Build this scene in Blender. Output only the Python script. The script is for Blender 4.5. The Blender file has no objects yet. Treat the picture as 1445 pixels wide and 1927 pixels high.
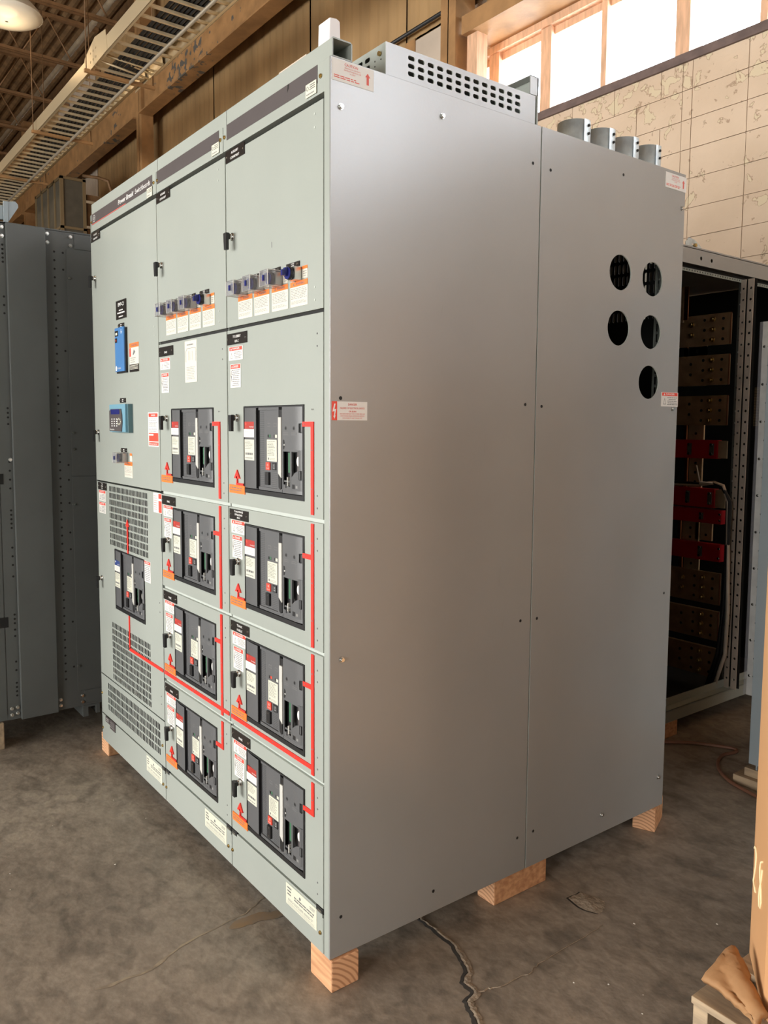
import bpy, bmesh, math, random
from mathutils import Vector, Matrix
from mathutils.geometry import tessellate_polygon
random.seed(7)
C = bpy.context.scene.collection
SC = bpy.context.scene

# ------------------------------------------------------------------ camera
def make_camera():
    f, cx, cy, cz, yaw, pitch, roll, dx, dy = 1503.14, 1.6724, -1.0902, 1.4942, .9254, -.0855, .0066, 0.0, -33.73
    cd = bpy.data.cameras.new('camera'); co = bpy.data.objects.new('camera', cd); C.objects.link(co)
    fw = Vector((-math.sin(yaw)*math.cos(pitch), math.cos(yaw)*math.cos(pitch), math.sin(pitch)))
    r = Vector((math.cos(yaw), math.sin(yaw), 0)); u = r.cross(fw)
    r2 = r*math.cos(roll)+u*math.sin(roll); u2 = -r*math.sin(roll)+u*math.cos(roll)
    m = Matrix((r2, u2, -fw)).transposed().to_4x4(); m.translation = Vector((cx, cy, cz))
    co.matrix_world = m
    cd.sensor_fit = 'VERTICAL'; cd.sensor_height = 36.0
    cd.lens = f/1927*36.0
    cd.shift_y = dy/1927; cd.shift_x = 0
    cd.clip_start = .05; cd.clip_end = 200
    SC.camera = co
make_camera()

# ------------------------------------------------------------------ world, light, exposure
W = bpy.data.worlds.new('sky'); SC.world = W; W.use_nodes = True
bg = W.node_tree.nodes['Background']; bg.inputs[0].default_value = (.82, .91, 1, 1); bg.inputs[1].default_value = 18.0
SC.view_settings.view_transform = 'Standard'; SC.view_settings.look = 'None'
SC.view_settings.exposure = 0.0; SC.view_settings.gamma = 1; SC.view_settings.use_curve_mapping = False
def area(name, loc, rot, sx, sy, power, col=(1, 1, 1), portal=False, spread=None):
    l = bpy.data.lights.new(name, 'AREA'); l.shape = 'RECTANGLE'; l.size = sx; l.size_y = sy
    l.energy = power; l.color = col
    if portal: l.cycles.is_portal = True
    if spread: l.spread = spread
    o = bpy.data.objects.new(name, l); C.objects.link(o); o.location = loc; o.rotation_euler = rot
    return o
# daylight through the loading door behind the camera and the clerestory band
area('dock_daylight_and_fill', (-4.5, -9.6, 1.9), (math.radians(90), 0, 0), 8, 3.6, 1500, (1, .985, .95))
area('clerestory_portal', (-.4, 4.16, 4.39), (math.radians(-90), 0, 0), 8.4, .7, 1, portal=True)
area('clerestory_portal', (6.4, 4.16, 5.2), (math.radians(-90), 0, 0), 5.2, 2.3, 1, portal=True)
area('dock_daylight_and_fill', (3.4, -9.6, 2.2), (math.radians(90), 0, 0), 3.2, 4.2, 420, (1, .985, .95))  # added fill for the strip, carton and floor at right, not a known door
area('side_fill_light', (8.7, 2.9, 2.0), (math.radians(90), 0, math.radians(90)), 2, 3, 75, (1, .96, .9))  # added fill that brightens the open frame, no side door there
SC.cycles.max_bounces = 8; SC.cycles.diffuse_bounces = 5; SC.cycles.glossy_bounces = 4
SC.cycles.transparent_max_bounces = 8; SC.cycles.sample_clamp_indirect = 6
SC.cycles.caustics_reflective = False; SC.cycles.caustics_refractive = False

# ------------------------------------------------------------------ materials
def lin(c):
    return tuple(((v/255+.055)/1.055)**2.4 if v/255 > .04045 else v/255/12.92 for v in c)
MT = {}
def mat(name, col, rough=.5, metal=0, noise=0, scale=8, bump=0, bscale=40, spec=.5, emit=None, stretch=None, col2=None, alpha=None, trans=0, coat=0, detail=4, lo=.35, hi=.65):
    m = bpy.data.materials.new(name); m.use_nodes = True; nt = m.node_tree; b = nt.nodes['Principled BSDF']
    b.inputs['Base Color'].default_value = (*col, 1); b.inputs['Roughness'].default_value = rough
    b.inputs['Metallic'].default_value = metal; b.inputs['Specular IOR Level'].default_value = spec
    if coat: b.inputs['Coat Weight'].default_value = coat; b.inputs['Coat Roughness'].default_value = .25
    if trans: b.inputs['Transmission Weight'].default_value = trans
    if alpha is not None: b.inputs['Alpha'].default_value = alpha
    if emit: b.inputs['Emission Color'].default_value = (*emit[0], 1); b.inputs['Emission Strength'].default_value = emit[1]
    if noise or col2 or bump:
        tc = nt.nodes.new('ShaderNodeTexCoord'); mp = nt.nodes.new('ShaderNodeMapping')
        nt.links.new(tc.outputs['Object'], mp.inputs[0])
        if stretch: mp.inputs['Scale'].default_value = stretch
        n = nt.nodes.new('ShaderNodeTexNoise'); n.inputs['Scale'].default_value = scale; n.inputs['Detail'].default_value = detail
        nt.links.new(mp.outputs[0], n.inputs[0])
        if noise or col2:
            rp = nt.nodes.new('ShaderNodeValToRGB'); c2 = col2 or tuple(v*(1-noise) for v in col)
            rp.color_ramp.elements[0].color = (*c2, 1); rp.color_ramp.elements[1].color = (*col, 1)
            rp.color_ramp.elements[0].position = lo; rp.color_ramp.elements[1].position = hi
            nt.links.new(n.outputs[0], rp.inputs[0]); nt.links.new(rp.outputs[0], b.inputs['Base Color'])
        if bump:
            n2 = nt.nodes.new('ShaderNodeTexNoise'); n2.inputs['Scale'].default_value = bscale; n2.inputs['Detail'].default_value = 3
            nt.links.new(mp.outputs[0], n2.inputs[0]); bp = nt.nodes.new('ShaderNodeBump'); bp.inputs['Strength'].default_value = bump
            bp.inputs['Distance'].default_value = .01
            nt.links.new(n2.outputs[0], bp.inputs['Height']); nt.links.new(bp.outputs[0], b.inputs['Normal'])
    MT[name] = m; return m
mat('paint', (.36, .392, .358), .38, noise=.05, scale=3, bump=.03, bscale=90)
mat('paint_side', (.33, .335, .33), .27, noise=.05, scale=3, bump=.02, bscale=120, spec=1.0, coat=.25)
mat('paint_edge', (.52, .56, .52), .4)
mat('paint_blue', (.36, .43, .47), .4, noise=.05)
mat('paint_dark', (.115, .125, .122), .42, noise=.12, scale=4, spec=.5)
mat('dark_gap', (.012, .012, .011), .8)
mat('interior', (.05, .052, .052), .7)
mat('band', (.085, .072, .072), .45, noise=.08, scale=9)
mat('black', (.012, .012, .013), .4)
mat('nameplate', (.02, .016, .014), .28)
mat('breaker_grey', (.105, .108, .112), .42, bump=.05, bscale=400)
mat('breaker_dark', (.075, .077, .08), .45)
mat('handle_grey', (.58, .58, .54), .4)
mat('cream', (.66, .66, .54), .55)
mat('paper_white', (.78, .76, .72), .5)
mat('paper_warm', (.74, .70, .60), .5)
mat('ink', (.16, .16, .16), .6)
mat('ink_light', (.25, .25, .24), .6)
mat('ink_red', (.72, .12, .09), .6)
mat('ink_white', (.85, .85, .83), .5)
mat('red', (.80, .03, .018), .45)
mat('label_red', (.83, .07, .04), .45)
mat('breaker_red', (.42, .035, .025), .45)
mat('breaker_blue', (.03, .06, .22), .45)
mat('orange', (.92, .20, .03), .45)
mat('green_ind', (.04, .14, .07), .5)
mat('meter_blue', (.07, .22, .50), .4, noise=.08, scale=14)
mat('relay_blue', (.17, .36, .47), .4)
mat('relay_side', (.10, .19, .22), .45)
mat('navy', (.02, .025, .16), .25)
mat('chrome', (.72, .72, .70), .18, metal=1)
mat('zinc', (.62, .64, .62), .28, metal=1, noise=.2, scale=20)
mat('brass', (.60, .44, .18), .3, metal=1)
mat('galv', (.70, .80, .85), .35, metal=.5, noise=.25, scale=25)
mat('tray_metal', (.85, .71, .47), .38, metal=.6)
mat('clear_plastic', (.42, .42, .45), .08, alpha=.22)
mat('strip_metal', (.68, .68, .66), .35, metal=.25, noise=.15, scale=20)
mat('glass', (.95, .97, 1), .05, alpha=.12)
mat('hall_wall', (.62, .61, .58), .6, noise=.1)
mat('foam', (.88, .86, .86), .7)
mat('wood', (.74, .42, .22), .65, col2=(.52, .25, .12), scale=5, stretch=(1.5, 10, 14), detail=5)
mat('wood_pallet', (.52, .39, .25), .75, col2=(.33, .25, .17), scale=5, stretch=(1.5, 12, 9))
mat('cardboard', (.68, .37, .17), .7, noise=.1, scale=2)
mat('kraft', (.50, .27, .12), .75, noise=.2, scale=9, bump=.25, bscale=25)
mat('chalk', (.9, .75, .45), .8)
mat('hose', (.22, .10, .06), .5)
mat('brown_steel', (.42, .23, .095), .6, noise=.3, scale=5, bump=.1, bscale=30)
mat('brown_dark', (.21, .115, .05), .65, noise=.35, scale=6)
mat('siding', (.47, .30, .14), .6, noise=.25, scale=3, stretch=(1, 1, .25))
mat('siding_pale', (.62, .52, .42), .6, noise=.15, scale=3)
mat('joist', (.30, .16, .07), .6, noise=.3, scale=6)
mat('deck', (.25, .145, .065), .75, noise=.35, scale=8)
mat('window_wood', (.80, .50, .32), .6, noise=.25, scale=6, stretch=(6, 6, 1))
mat('sill', (.17, .12, .11), .7, noise=.3, scale=10)
mat('pipe_paint', (.42, .34, .24), .5, noise=.25, scale=5)
mat('conduit_grey', (.34, .29, .22), .45, metal=.2)
mat('rubber', (.013, .013, .014), .5)
mat('copper', (.46, .19, .10), .3, metal=1, noise=.25, scale=12)
mat('busbar', (.50, .34, .20), .45, metal=.4, noise=.25, scale=16)
mat('tin_bar', (.62, .52, .36), .45, metal=.4, noise=.25, scale=12)
mat('insulator', (.50, .012, .025), .35)
mat('post_metal', (.85, .75, .64), .4, metal=.25, noise=.25, scale=10)
mat('acrylic', (.80, .76, .66), .2, emit=((1, .9, .72), .04))
mat('crack_fill', (.40, .33, .25), .9, noise=.3, scale=40, bump=.6, bscale=60)
mat('crack_dark', (.035, .03, .025), .9)
mat('stripe', (.40, .33, .235), .8, col2=(.27, .225, .17), scale=25, lo=.4, hi=.6)
mat('rust', (.30, .20, .11), .85, col2=(.26, .21, .155), scale=22)
mat('cage', (.085, .075, .055), .6, noise=.2)
mat('cage_frame', (.17, .12, .06), .6)
mat('chip', (.7, .68, .62), .6)

def end_grain():
    m = bpy.data.materials.new('wood_end'); m.use_nodes = True; nt = m.node_tree; b = nt.nodes['Principled BSDF']
    tc = nt.nodes.new('ShaderNodeTexCoord'); mp = nt.nodes.new('ShaderNodeMapping'); mp.inputs['Location'].default_value = (.02, .09, .06)
    w = nt.nodes.new('ShaderNodeTexWave'); w.wave_type = 'RINGS'; w.rings_direction = 'SPHERICAL'; w.inputs['Scale'].default_value = 26
    w.inputs['Distortion'].default_value = 1.2; w.inputs['Detail'].default_value = 2
    rp = nt.nodes.new('ShaderNodeValToRGB'); rp.color_ramp.elements[0].color = (.50, .24, .12, 1); rp.color_ramp.elements[1].color = (.78, .45, .25, 1)
    rp.color_ramp.elements[0].position = .05; rp.color_ramp.elements[1].position = .5
    nt.links.new(tc.outputs['Object'], mp.inputs[0]); nt.links.new(mp.outputs[0], w.inputs[0]); nt.links.new(w.outputs[0], rp.inputs[0]); nt.links.new(rp.outputs[0], b.inputs['Base Color'])
    b.inputs['Roughness'].default_value = .8; MT['wood_end'] = m
end_grain()

def floor_material():
    m = bpy.data.materials.new('concrete_floor'); m.use_nodes = True; nt = m.node_tree; b = nt.nodes['Principled BSDF']; N = nt.nodes.new; L = nt.links.new
    tc = N('ShaderNodeTexCoord')
    def noise(s, d, st=None, dist=0):
        mp = N('ShaderNodeMapping'); L(tc.outputs['Object'], mp.inputs[0])
        if st: mp.inputs['Scale'].default_value = st
        n = N('ShaderNodeTexNoise'); n.inputs['Scale'].default_value = s; n.inputs['Detail'].default_value = d; n.inputs['Distortion'].default_value = dist
        L(mp.outputs[0], n.inputs[0]); return n
    def ramp(n, a, bb, p, q):
        r = N('ShaderNodeValToRGB'); r.color_ramp.elements[0].color = (*a, 1); r.color_ramp.elements[1].color = (*bb, 1)
        r.color_ramp.elements[0].position = p; r.color_ramp.elements[1].position = q; L(n.outputs[0], r.inputs[0]); return r
    def mix(a, bb, fac, mode='MIX'):
        x = N('ShaderNodeMix'); x.data_type = 'RGBA'; x.blend_type = mode
        if isinstance(fac, float): x.inputs[0].default_value = fac
        else: L(fac, x.inputs[0])
        L(a, x.inputs[6]); L(bb, x.inputs[7]); return x.outputs[2]
    base = ramp(noise(1.6, 6, None, .6), (.275, .232, .186), (.42, .36, .29), .3, .7)
    blot = ramp(noise(7, 8, (1, 1.6, 1), 1.0), (.45, .45, .45), (1, 1, 1), .33, .52)
    c = mix(base.outputs[0], blot.outputs[0], .6, 'MULTIPLY')
    mid = ramp(noise(17, 9, (1, 1.3, 1), .8), (.62, .62, .60), (1.08, 1.07, 1.05), .36, .60)
    c = mix(c, mid.outputs[0], .55, 'MULTIPLY')
    fine = ramp(noise(60, 6), (.72, .72, .72), (1.12, 1.12, 1.12), .3, .7)
    c = mix(c, fine.outputs[0], .5, 'MULTIPLY')
    scr = ramp(noise(16, 4, (1, .06, 1)), (0, 0, 0), (1, 1, 1), .68, .75)
    sc = N('ShaderNodeRGB'); sc.outputs[0].default_value = (.30, .27, .23, 1)
    sm = N('ShaderNodeMath'); sm.operation = 'MULTIPLY'; L(scr.outputs[0], sm.inputs[0]); sm.inputs[1].default_value = .35
    c = mix(c, sc.outputs[0], sm.outputs[0])
    L(c, b.inputs['Base Color'])
    rr = ramp(noise(6, 5), (.38, .38, .38), (.68, .68, .68), .3, .7); L(rr.outputs[0], b.inputs['Roughness'])
    bp = N('ShaderNodeBump'); bp.inputs['Strength'].default_value = .18; bp.inputs['Distance'].default_value = .01
    L(noise(30, 6).outputs[0], bp.inputs['Height']); L(bp.outputs[0], b.inputs['Normal']); MT['floor'] = m
floor_material()

def block_material():
    m = bpy.data.materials.new('painted_block'); m.use_nodes = True; nt = m.node_tree; b = nt.nodes['Principled BSDF']; N = nt.nodes.new; L = nt.links.new
    g = N('ShaderNodeNewGeometry')
    n = N('ShaderNodeTexNoise'); n.inputs['Scale'].default_value = 2.2; n.inputs['Detail'].default_value = 6; L(g.outputs['Position'], n.inputs[0])
    r = N('ShaderNodeValToRGB'); r.color_ramp.elements[0].color = (.60, .46, .33, 1); r.color_ramp.elements[1].color = (.70, .55, .41, 1)
    r.color_ramp.elements[0].position = .3; r.color_ramp.elements[1].position = .7; L(n.outputs[0], r.inputs[0])
    # peeling patches: contour of a distorted noise, mostly high up
    p = N('ShaderNodeTexNoise'); p.inputs['Scale'].default_value = 11; p.inputs['Detail'].default_value = 8; p.inputs['Distortion'].default_value = .5; L(g.outputs['Position'], p.inputs[0])
    sx = N('ShaderNodeSeparateXYZ'); L(g.outputs['Position'], sx.inputs[0]); big = N('ShaderNodeTexNoise'); big.inputs['Scale'].default_value = 1.3; L(g.outputs['Position'], big.inputs[0])
    m1 = N('ShaderNodeMapRange'); m1.inputs[1].default_value = 3.3; m1.inputs[2].default_value = 4.05; m1.inputs[3].default_value = -.045; m1.inputs[4].default_value = .075; L(sx.outputs[2], m1.inputs[0])
    m2 = N('ShaderNodeMapRange'); m2.inputs[1].default_value = .35; m2.inputs[2].default_value = .65; m2.inputs[3].default_value = -.05; m2.inputs[4].default_value = .05; L(big.outputs[0], m2.inputs[0])
    a1 = N('ShaderNodeMath'); L(p.outputs[0], a1.inputs[0]); L(m1.outputs[0], a1.inputs[1]); a2 = N('ShaderNodeMath'); L(a1.outputs[0], a2.inputs[0]); L(m2.outputs[0], a2.inputs[1])
    class _o: outputs = [a2.outputs[0]]
    p = _o
    pr = N('ShaderNodeValToRGB'); e = pr.color_ramp.elements; e[0].position = .575; e[0].color = (0, 0, 0, 1); e[1].position = .62; e[1].color = (0, 0, 0, 1)
    k = e.new(.597); k.color = (1, 1, 1, 1); L(p.outputs[0], pr.inputs[0])
    pf = N('ShaderNodeValToRGB'); pf.color_ramp.elements[0].position = .6; pf.color_ramp.elements[1].position = .605; L(p.outputs[0], pf.inputs[0])
    x = N('ShaderNodeMix'); x.data_type = 'RGBA'; L(pf.outputs[0], x.inputs[0]); L(r.outputs[0], x.inputs[6]); x.inputs[7].default_value = (.66, .55, .38, 1)
    y = N('ShaderNodeMix'); y.data_type = 'RGBA'; L(pr.outputs[0], y.inputs[0]); L(x.outputs[2], y.inputs[6]); y.inputs[7].default_value = (.36, .24, .16, 1)
    L(y.outputs[2], b.inputs['Base Color']); b.inputs['Roughness'].default_value = .65
    bp = N('ShaderNodeBump'); bp.inputs['Strength'].default_value = .5; bp.inputs['Distance'].default_value = .01; L(p.outputs[0], bp.inputs['Height']); L(bp.outputs[0], b.inputs['Normal'])
    MT['block'] = m
block_material()
def girder_material():
    m = MT['brown_steel'].copy(); m.name = 'peeling_girder'; nt = m.node_tree; N = nt.nodes.new; L = nt.links.new; b = nt.nodes['Principled BSDF']
    g = N('ShaderNodeNewGeometry')
    p = N('ShaderNodeTexNoise'); p.inputs['Scale'].default_value = 9; p.inputs['Detail'].default_value = 8; L(g.outputs['Position'], p.inputs[0])
    q = N('ShaderNodeTexNoise'); q.inputs['Scale'].default_value = .55; q.inputs['Detail'].default_value = 1; L(g.outputs['Position'], q.inputs[0])
    a = N('ShaderNodeMath'); a.operation = 'ADD'; L(p.outputs[0], a.inputs[0]); L(q.outputs[0], a.inputs[1])
    r = N('ShaderNodeValToRGB'); r.color_ramp.elements[0].position = .60; r.color_ramp.elements[1].position = .62
    h = N('ShaderNodeMath'); h.operation = 'MULTIPLY'; h.inputs[1].default_value = .5; L(a.outputs[0], h.inputs[0]); L(h.outputs[0], r.inputs[0])
    x = N('ShaderNodeMix'); x.data_type = 'RGBA'; L(r.outputs[0], x.inputs[0])
    src = b.inputs['Base Color'].links[0].from_socket; L(src, x.inputs[6]); x.inputs[7].default_value = (.10, .095, .085, 1); L(x.outputs[2], b.inputs['Base Color'])
    MT['girder'] = m
girder_material()

# ------------------------------------------------------------------ mesh builder
_glyph = {}
def glyphs(s, bold):
    k = (s, bold)
    if k not in _glyph:
        cu = bpy.data.curves.new('t', 'FONT'); cu.body = s; cu.size = 1; cu.resolution_u = 2; cu.align_x = 'LEFT'; cu.offset = .012 if bold else 0
        ob = bpy.data.objects.new('t', cu); me = ob.to_mesh()
        vs = [tuple(v.co)[:2] for v in me.vertices]; fs = [tuple(p.vertices) for p in me.polygons]
        ob.to_mesh_clear(); bpy.data.objects.remove(ob); bpy.data.curves.remove(cu)
        if vs:
            x0 = min(v[0] for v in vs); x1 = max(v[0] for v in vs)
        else: x0 = x1 = 0
        _glyph[k] = (vs, fs, x0, x1)
    return _glyph[k]
class MB:
    def __init__(s, fr='W', o=(0, 0, 0)):
        s.v = []; s.f = []; s.mi = []; s.m = []; s.fr = fr; s.o = o; s.smooth = set()
    def P(s, a, b, c):
        x, y, z = s.o
        if s.fr == 'F': return (x+a, y-c, z+b)
        if s.fr == 'S': return (x+c, y+a, z+b)
        if s.fr == 'T': return (x+a, y+b, z+c)
        return (x+a, y+b, z+c)
    def idx(s, m):
        if m not in s.m: s.m.append(m)
        return s.m.index(m)
    def add(s, pts, faces, m, smooth=False):
        n = len(s.v); s.v += [s.P(*p) for p in pts]; i = s.idx(m)
        for f in faces:
            if smooth: s.smooth.add(len(s.f))
            s.f.append(tuple(n+k for k in f)); s.mi.append(i)
        return s
    def box(s, a0, a1, b0, b1, c0, c1, m):
        p = [(a, b, c) for c in (c0, c1) for b in (b0, b1) for a in (a0, a1)]
        return s.add(p, [(0, 2, 3, 1), (4, 5, 7, 6), (0, 1, 5, 4), (2, 6, 7, 3), (0, 4, 6, 2), (1, 3, 7, 5)], m)
    def quad(s, pts, m): return s.add(pts, [tuple(range(len(pts)))], m)
    def rect(s, a0, a1, b0, b1, c, m): return s.quad([(a0, b0, c), (a1, b0, c), (a1, b1, c), (a0, b1, c)], m)
    def prism(s, pts, c0, c1, m):
        n = len(pts); p = [(a, b, c0) for a, b in pts]+[(a, b, c1) for a, b in pts]
        return s.add(p, [tuple(range(n-1, -1, -1)), tuple(range(n, 2*n))]+[(i, (i+1) % n, n+(i+1) % n, n+i) for i in range(n)], m)
    def cyl(s, a, b, r, c0, c1, m, n=12, r2=None, sy=1):
        r2 = r if r2 is None else r2
        p = [(a+r*math.cos(2*math.pi*i/n), b+sy*r*math.sin(2*math.pi*i/n), c0) for i in range(n)]+[(a+r2*math.cos(2*math.pi*i/n), b+sy*r2*math.sin(2*math.pi*i/n), c1) for i in range(n)]
        s.add(p, [tuple(range(n-1, -1, -1)), tuple(range(n, 2*n))], m)
        k = len(s.v)-2*n; i0 = s.idx(m)
        for i in range(n):
            s.smooth.add(len(s.f)); s.f.append((k+i, k+(i+1) % n, k+n+(i+1) % n, k+n+i)); s.mi.append(i0)
        return s
    def plate(s, outer, holes, c0, c1, m, medge=None):
        loops = [outer]+holes; flat = [p for l in loops for p in l]; n = len(flat)
        tri = tessellate_polygon([[Vector((a, b, 0)) for a, b in l] for l in loops])
        s.add([(a, b, c0) for a, b in flat]+[(a, b, c1) for a, b in flat], [tuple(t) for t in tri]+[tuple(n+i for i in t) for t in tri], m)
        base = len(s.v)-2*n; k = 0; ii = s.idx(medge or m)
        for l in loops:
            q = len(l)
            for i in range(q):
                s.f.append((base+k+i, base+k+(i+1) % q, base+n+k+(i+1) % q, base+n+k+i)); s.mi.append(ii)
            k += q
        return s
    def text(s, t, a, b, h, c, m, al='C', sx=1, bold=False, width=None, shear=0):
        vs, fs, x0, x1 = glyphs(t, bold); h = h/.70
        if not vs: return s
        kx = h*sx if width is None else width/(x1-x0)
        off = {'C': -(x0+x1)/2, 'L': -x0, 'R': -x1}[al]
        return s.add([(a+(x+off)*kx+shear*y*h, b+y*h, c) for x, y in vs], fs, m)
    def lines(s, a0, a1, b0, b1, n, c, m, frac=.42, ragged=.3, al='L', words=True):
        p = (b1-b0)/n
        for i in range(n):
            y = b1-(i+.5)*p; w = (a1-a0)*(1-ragged*random.random())
            st = a0 if al == 'L' else (a0+a1-w)/2; x = st
            while x < st+w-1e-5:
                ww = min(w*(.10+.16*random.random()) if words else w, st+w-x)
                s.rect(x, x+ww, y-p*frac/2, y+p*frac/2, c, m); x += ww+w*.035
        return s
    def tube(s, pts, r, m, n=8, cap=True):
        pts = [Vector(p) for p in pts]; rings = []
        up = None
        for i, p in enumerate(pts):
            d = (pts[min(i+1, len(pts)-1)]-pts[max(i-1, 0)]).normalized()
            if up is None: up = Vector((0, 0, 1)) if abs(d.z) < .9 else Vector((1, 0, 0))
            a = d.cross(up).normalized(); b2 = a.cross(d).normalized(); up = b2
            rings.append([tuple(p+r*(math.cos(2*math.pi*k/n)*a+math.sin(2*math.pi*k/n)*b2)) for k in range(n)])
        fs = [(i*n+k, i*n+(k+1) % n, (i+1)*n+(k+1) % n, (i+1)*n+k) for i in range(len(pts)-1) for k in range(n)]
        s.add([v for r_ in rings for v in r_], fs, m, smooth=True)
        if cap: 
            k = len(s.v)-n*len(pts); i0 = s.idx(m)
            s.f += [tuple(k+j for j in range(n)), tuple(k+n*(len(pts)-1)+j for j in range(n))]; s.mi += [i0, i0]
        return s
    def mesh(s, name, recalc=True):
        me = bpy.data.meshes.new(name); me.from_pydata(s.v, [], s.f)
        for m in s.m: me.materials.append(MT[m])
        for p, i in zip(me.polygons, s.mi): p.material_index = i
        for i in s.smooth: me.polygons[i].use_smooth = True
        if recalc:
            bm = bmesh.new(); bm.from_mesh(me); bmesh.ops.recalc_face_normals(bm, faces=bm.faces); bm.to_mesh(me); bm.free()
        return me
    def build(s, name, parent=None, label=None, cat=None, group=None, kind=None, bevel=0, loc=None):
        return put(name, s.mesh(name), parent, label, cat, group, kind, bevel, loc)
def props(o, label=None, cat=None, group=None, kind=None):
    if label: o['label'] = label
    if cat: o['category'] = cat
    if group: o['group'] = group
    if kind: o['kind'] = kind
    return o
def put(name, me, parent=None, label=None, cat=None, group=None, kind=None, bevel=0, loc=None):
    o = bpy.data.objects.new(name, me); C.objects.link(o); o.parent = parent
    if loc: o.location = loc
    if bevel:
        b = o.modifiers.new('bevel', 'BEVEL'); b.width = bevel; b.segments = 2; b.limit_method = 'ANGLE'; b.angle_limit = math.radians(50)
    return props(o, label, cat, group, kind)
def empty(name, loc, label, cat, group=None, kind=None):
    o = bpy.data.objects.new(name, None); C.objects.link(o); o.location = loc; o.empty_display_size = .1
    return props(o, label, cat, group, kind)
def circle(a, b, r, n=24): return [(a+r*math.cos(2*math.pi*i/n), b+r*math.sin(2*math.pi*i/n)) for i in range(n)]
def slot(a, b, w, h, n=5):
    # stadium / rounded slot centred at a,b
    r = min(w, h)/2*.9; p = []
    for cx, cy, t0 in ((a+w/2-r, b+h/2-r, 0), (a-w/2+r, b+h/2-r, 90), (a-w/2+r, b-h/2+r, 180), (a+w/2-r, b-h/2+r, 270)):
        for i in range(n):
            t = math.radians(t0+90*i/(n-1)); p.append((cx+r*math.cos(t), cy+r*math.sin(t)))
    return p
def sq(a0, a1, b0, b1): return [(a0, b0), (a1, b0), (a1, b1), (a0, b1)]

# ================================================================== SETTING
f = MB(); f.box(-32, 9, -10, 4.3, -.2, 0, 'floor'); floor = f.build('floor', kind='structure')
def strip(pts, ws, z, m, name, label=None):
    b = MB(); v = []
    for i, p in enumerate(pts):
        a = Vector(pts[max(i-1, 0)]); c = Vector(pts[min(i+1, len(pts)-1)]); d = (c-a).normalized(); nrm = Vector((-d.y, d.x)); w = ws[i]
        v += [(p[0]+nrm.x*w, p[1]+nrm.y*w, z), (p[0], p[1], z+(.0002 if 'sta' in name or 'stripe' in name else .002)), (p[0]-nrm.x*w, p[1]-nrm.y*w, z)]
    fs = []
    for i in range(len(pts)-1):
        k = 3*i; fs += [(k, k+1, k+4, k+3), (k+1, k+2, k+5, k+4)]
    b.add(v, fs, m); return b.build(name, floor, label)
def jag(pts, amp, sub=5):
    out = []
    for i in range(len(pts)-1):
        for k in range(sub):
            t = k/sub; out.append((pts[i][0]*(1-t)+pts[i+1][0]*t+random.uniform(-amp, amp), pts[i][1]*(1-t)+pts[i+1][1]*t+random.uniform(-amp, amp)))
    out.append(pts[-1]); return out
main_cr = [(-.16, .44), (-.092, .396), (-.002, .398), (.060, .396), (.117, .373), (.165, .352), (.186, .314), (.232, .312), (.249, .273), (.281, .256), (.317, .244), (.40, .20)]
cr = jag(main_cr, .003); L_ = len(cr)
strip([(x-.006, y-.006) for x, y in cr], [.002+.008*min(1, i/12)*random.uniform(.7, 1.2) for i in range(L_)], .0008, 'crack_dark', 'crack')
strip(cr, [.002+.0085*min(1, i/12)*random.uniform(.6, 1.25) for i in range(L_)], .0015, 'crack_fill', 'crack_filler', 'tan filler in the floor crack')
br = jag([(.235, .308), (.239, .346), (.256, .376), (.256, .433), (.266, .481), (.251, .528), (.251, .665), (.248, .817)], .003)
strip(br, [.0022*(1-i/len(br))+.0006 for i in range(len(br))], .001, 'crack_fill', 'crack', 'fine branching crack')
pp = [(.097+.055*1.0+.062*math.cos(t)*random.uniform(.8, 1.15), .872+.045*math.sin(t)*random.uniform(.75, 1.2)) for t in [i*.42 for i in range(15)]]
b = MB(); b.add([(x-.004, y-.006, .0006) for x, y in pp]+[(.15, .872, .0007)], [(i, (i+1) % 15, 15) for i in range(15)], 'crack_dark'); b.add([(x, y, .001) for x, y in pp]+[(.15, .872, .006)], [(i, (i+1) % 15, 15) for i in range(15)], 'crack_fill'); b.build('spalled_patch', floor, 'rough broken patch of concrete')
strip(jag([(-.372, -.494), (-.364, -.339), (-.414, -.236), (-.441, -.019), (-.483, .064)], .004, 4), [.006*random.uniform(.3, 1.2) for _ in range(17)], .0006, 'stripe', 'faded_stripe')
strip(jag([(-.399, -.093), (-.402, -.010), (-.374, .072)], .004, 5), [.004, .014, .02, .02, .022, .02, .022, .02, .018, .02, .012], .001, 'rust', 'rust_stain')

# back wall ---------------------------------------------------------
wb = MB('F'); wb.box(-3.85, 9, 0, 3.99, -4.3, -4.004, 'block'); wb.box(-32, 3.85, 5.0, 8.9, -4.3, -4.06, 'brown_dark'); wb.box(3.85, 9, 6.45, 8.9, -4.3, -4.06, 'brown_dark'); wb.box(-32, -4.76, 0, 5.2, -4.3, -4.06, 'brown_dark'); wb.box(-4.76, -3.85, 0, 3.99, -4.3, -4.06, 'brown_dark')
wall_back = wb.build('wall_back', kind='structure')
def wpart(mb, name, label=None, bevel=0, kind=None): return mb.build(name, wall_back, label, bevel=bevel, kind=kind)
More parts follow.
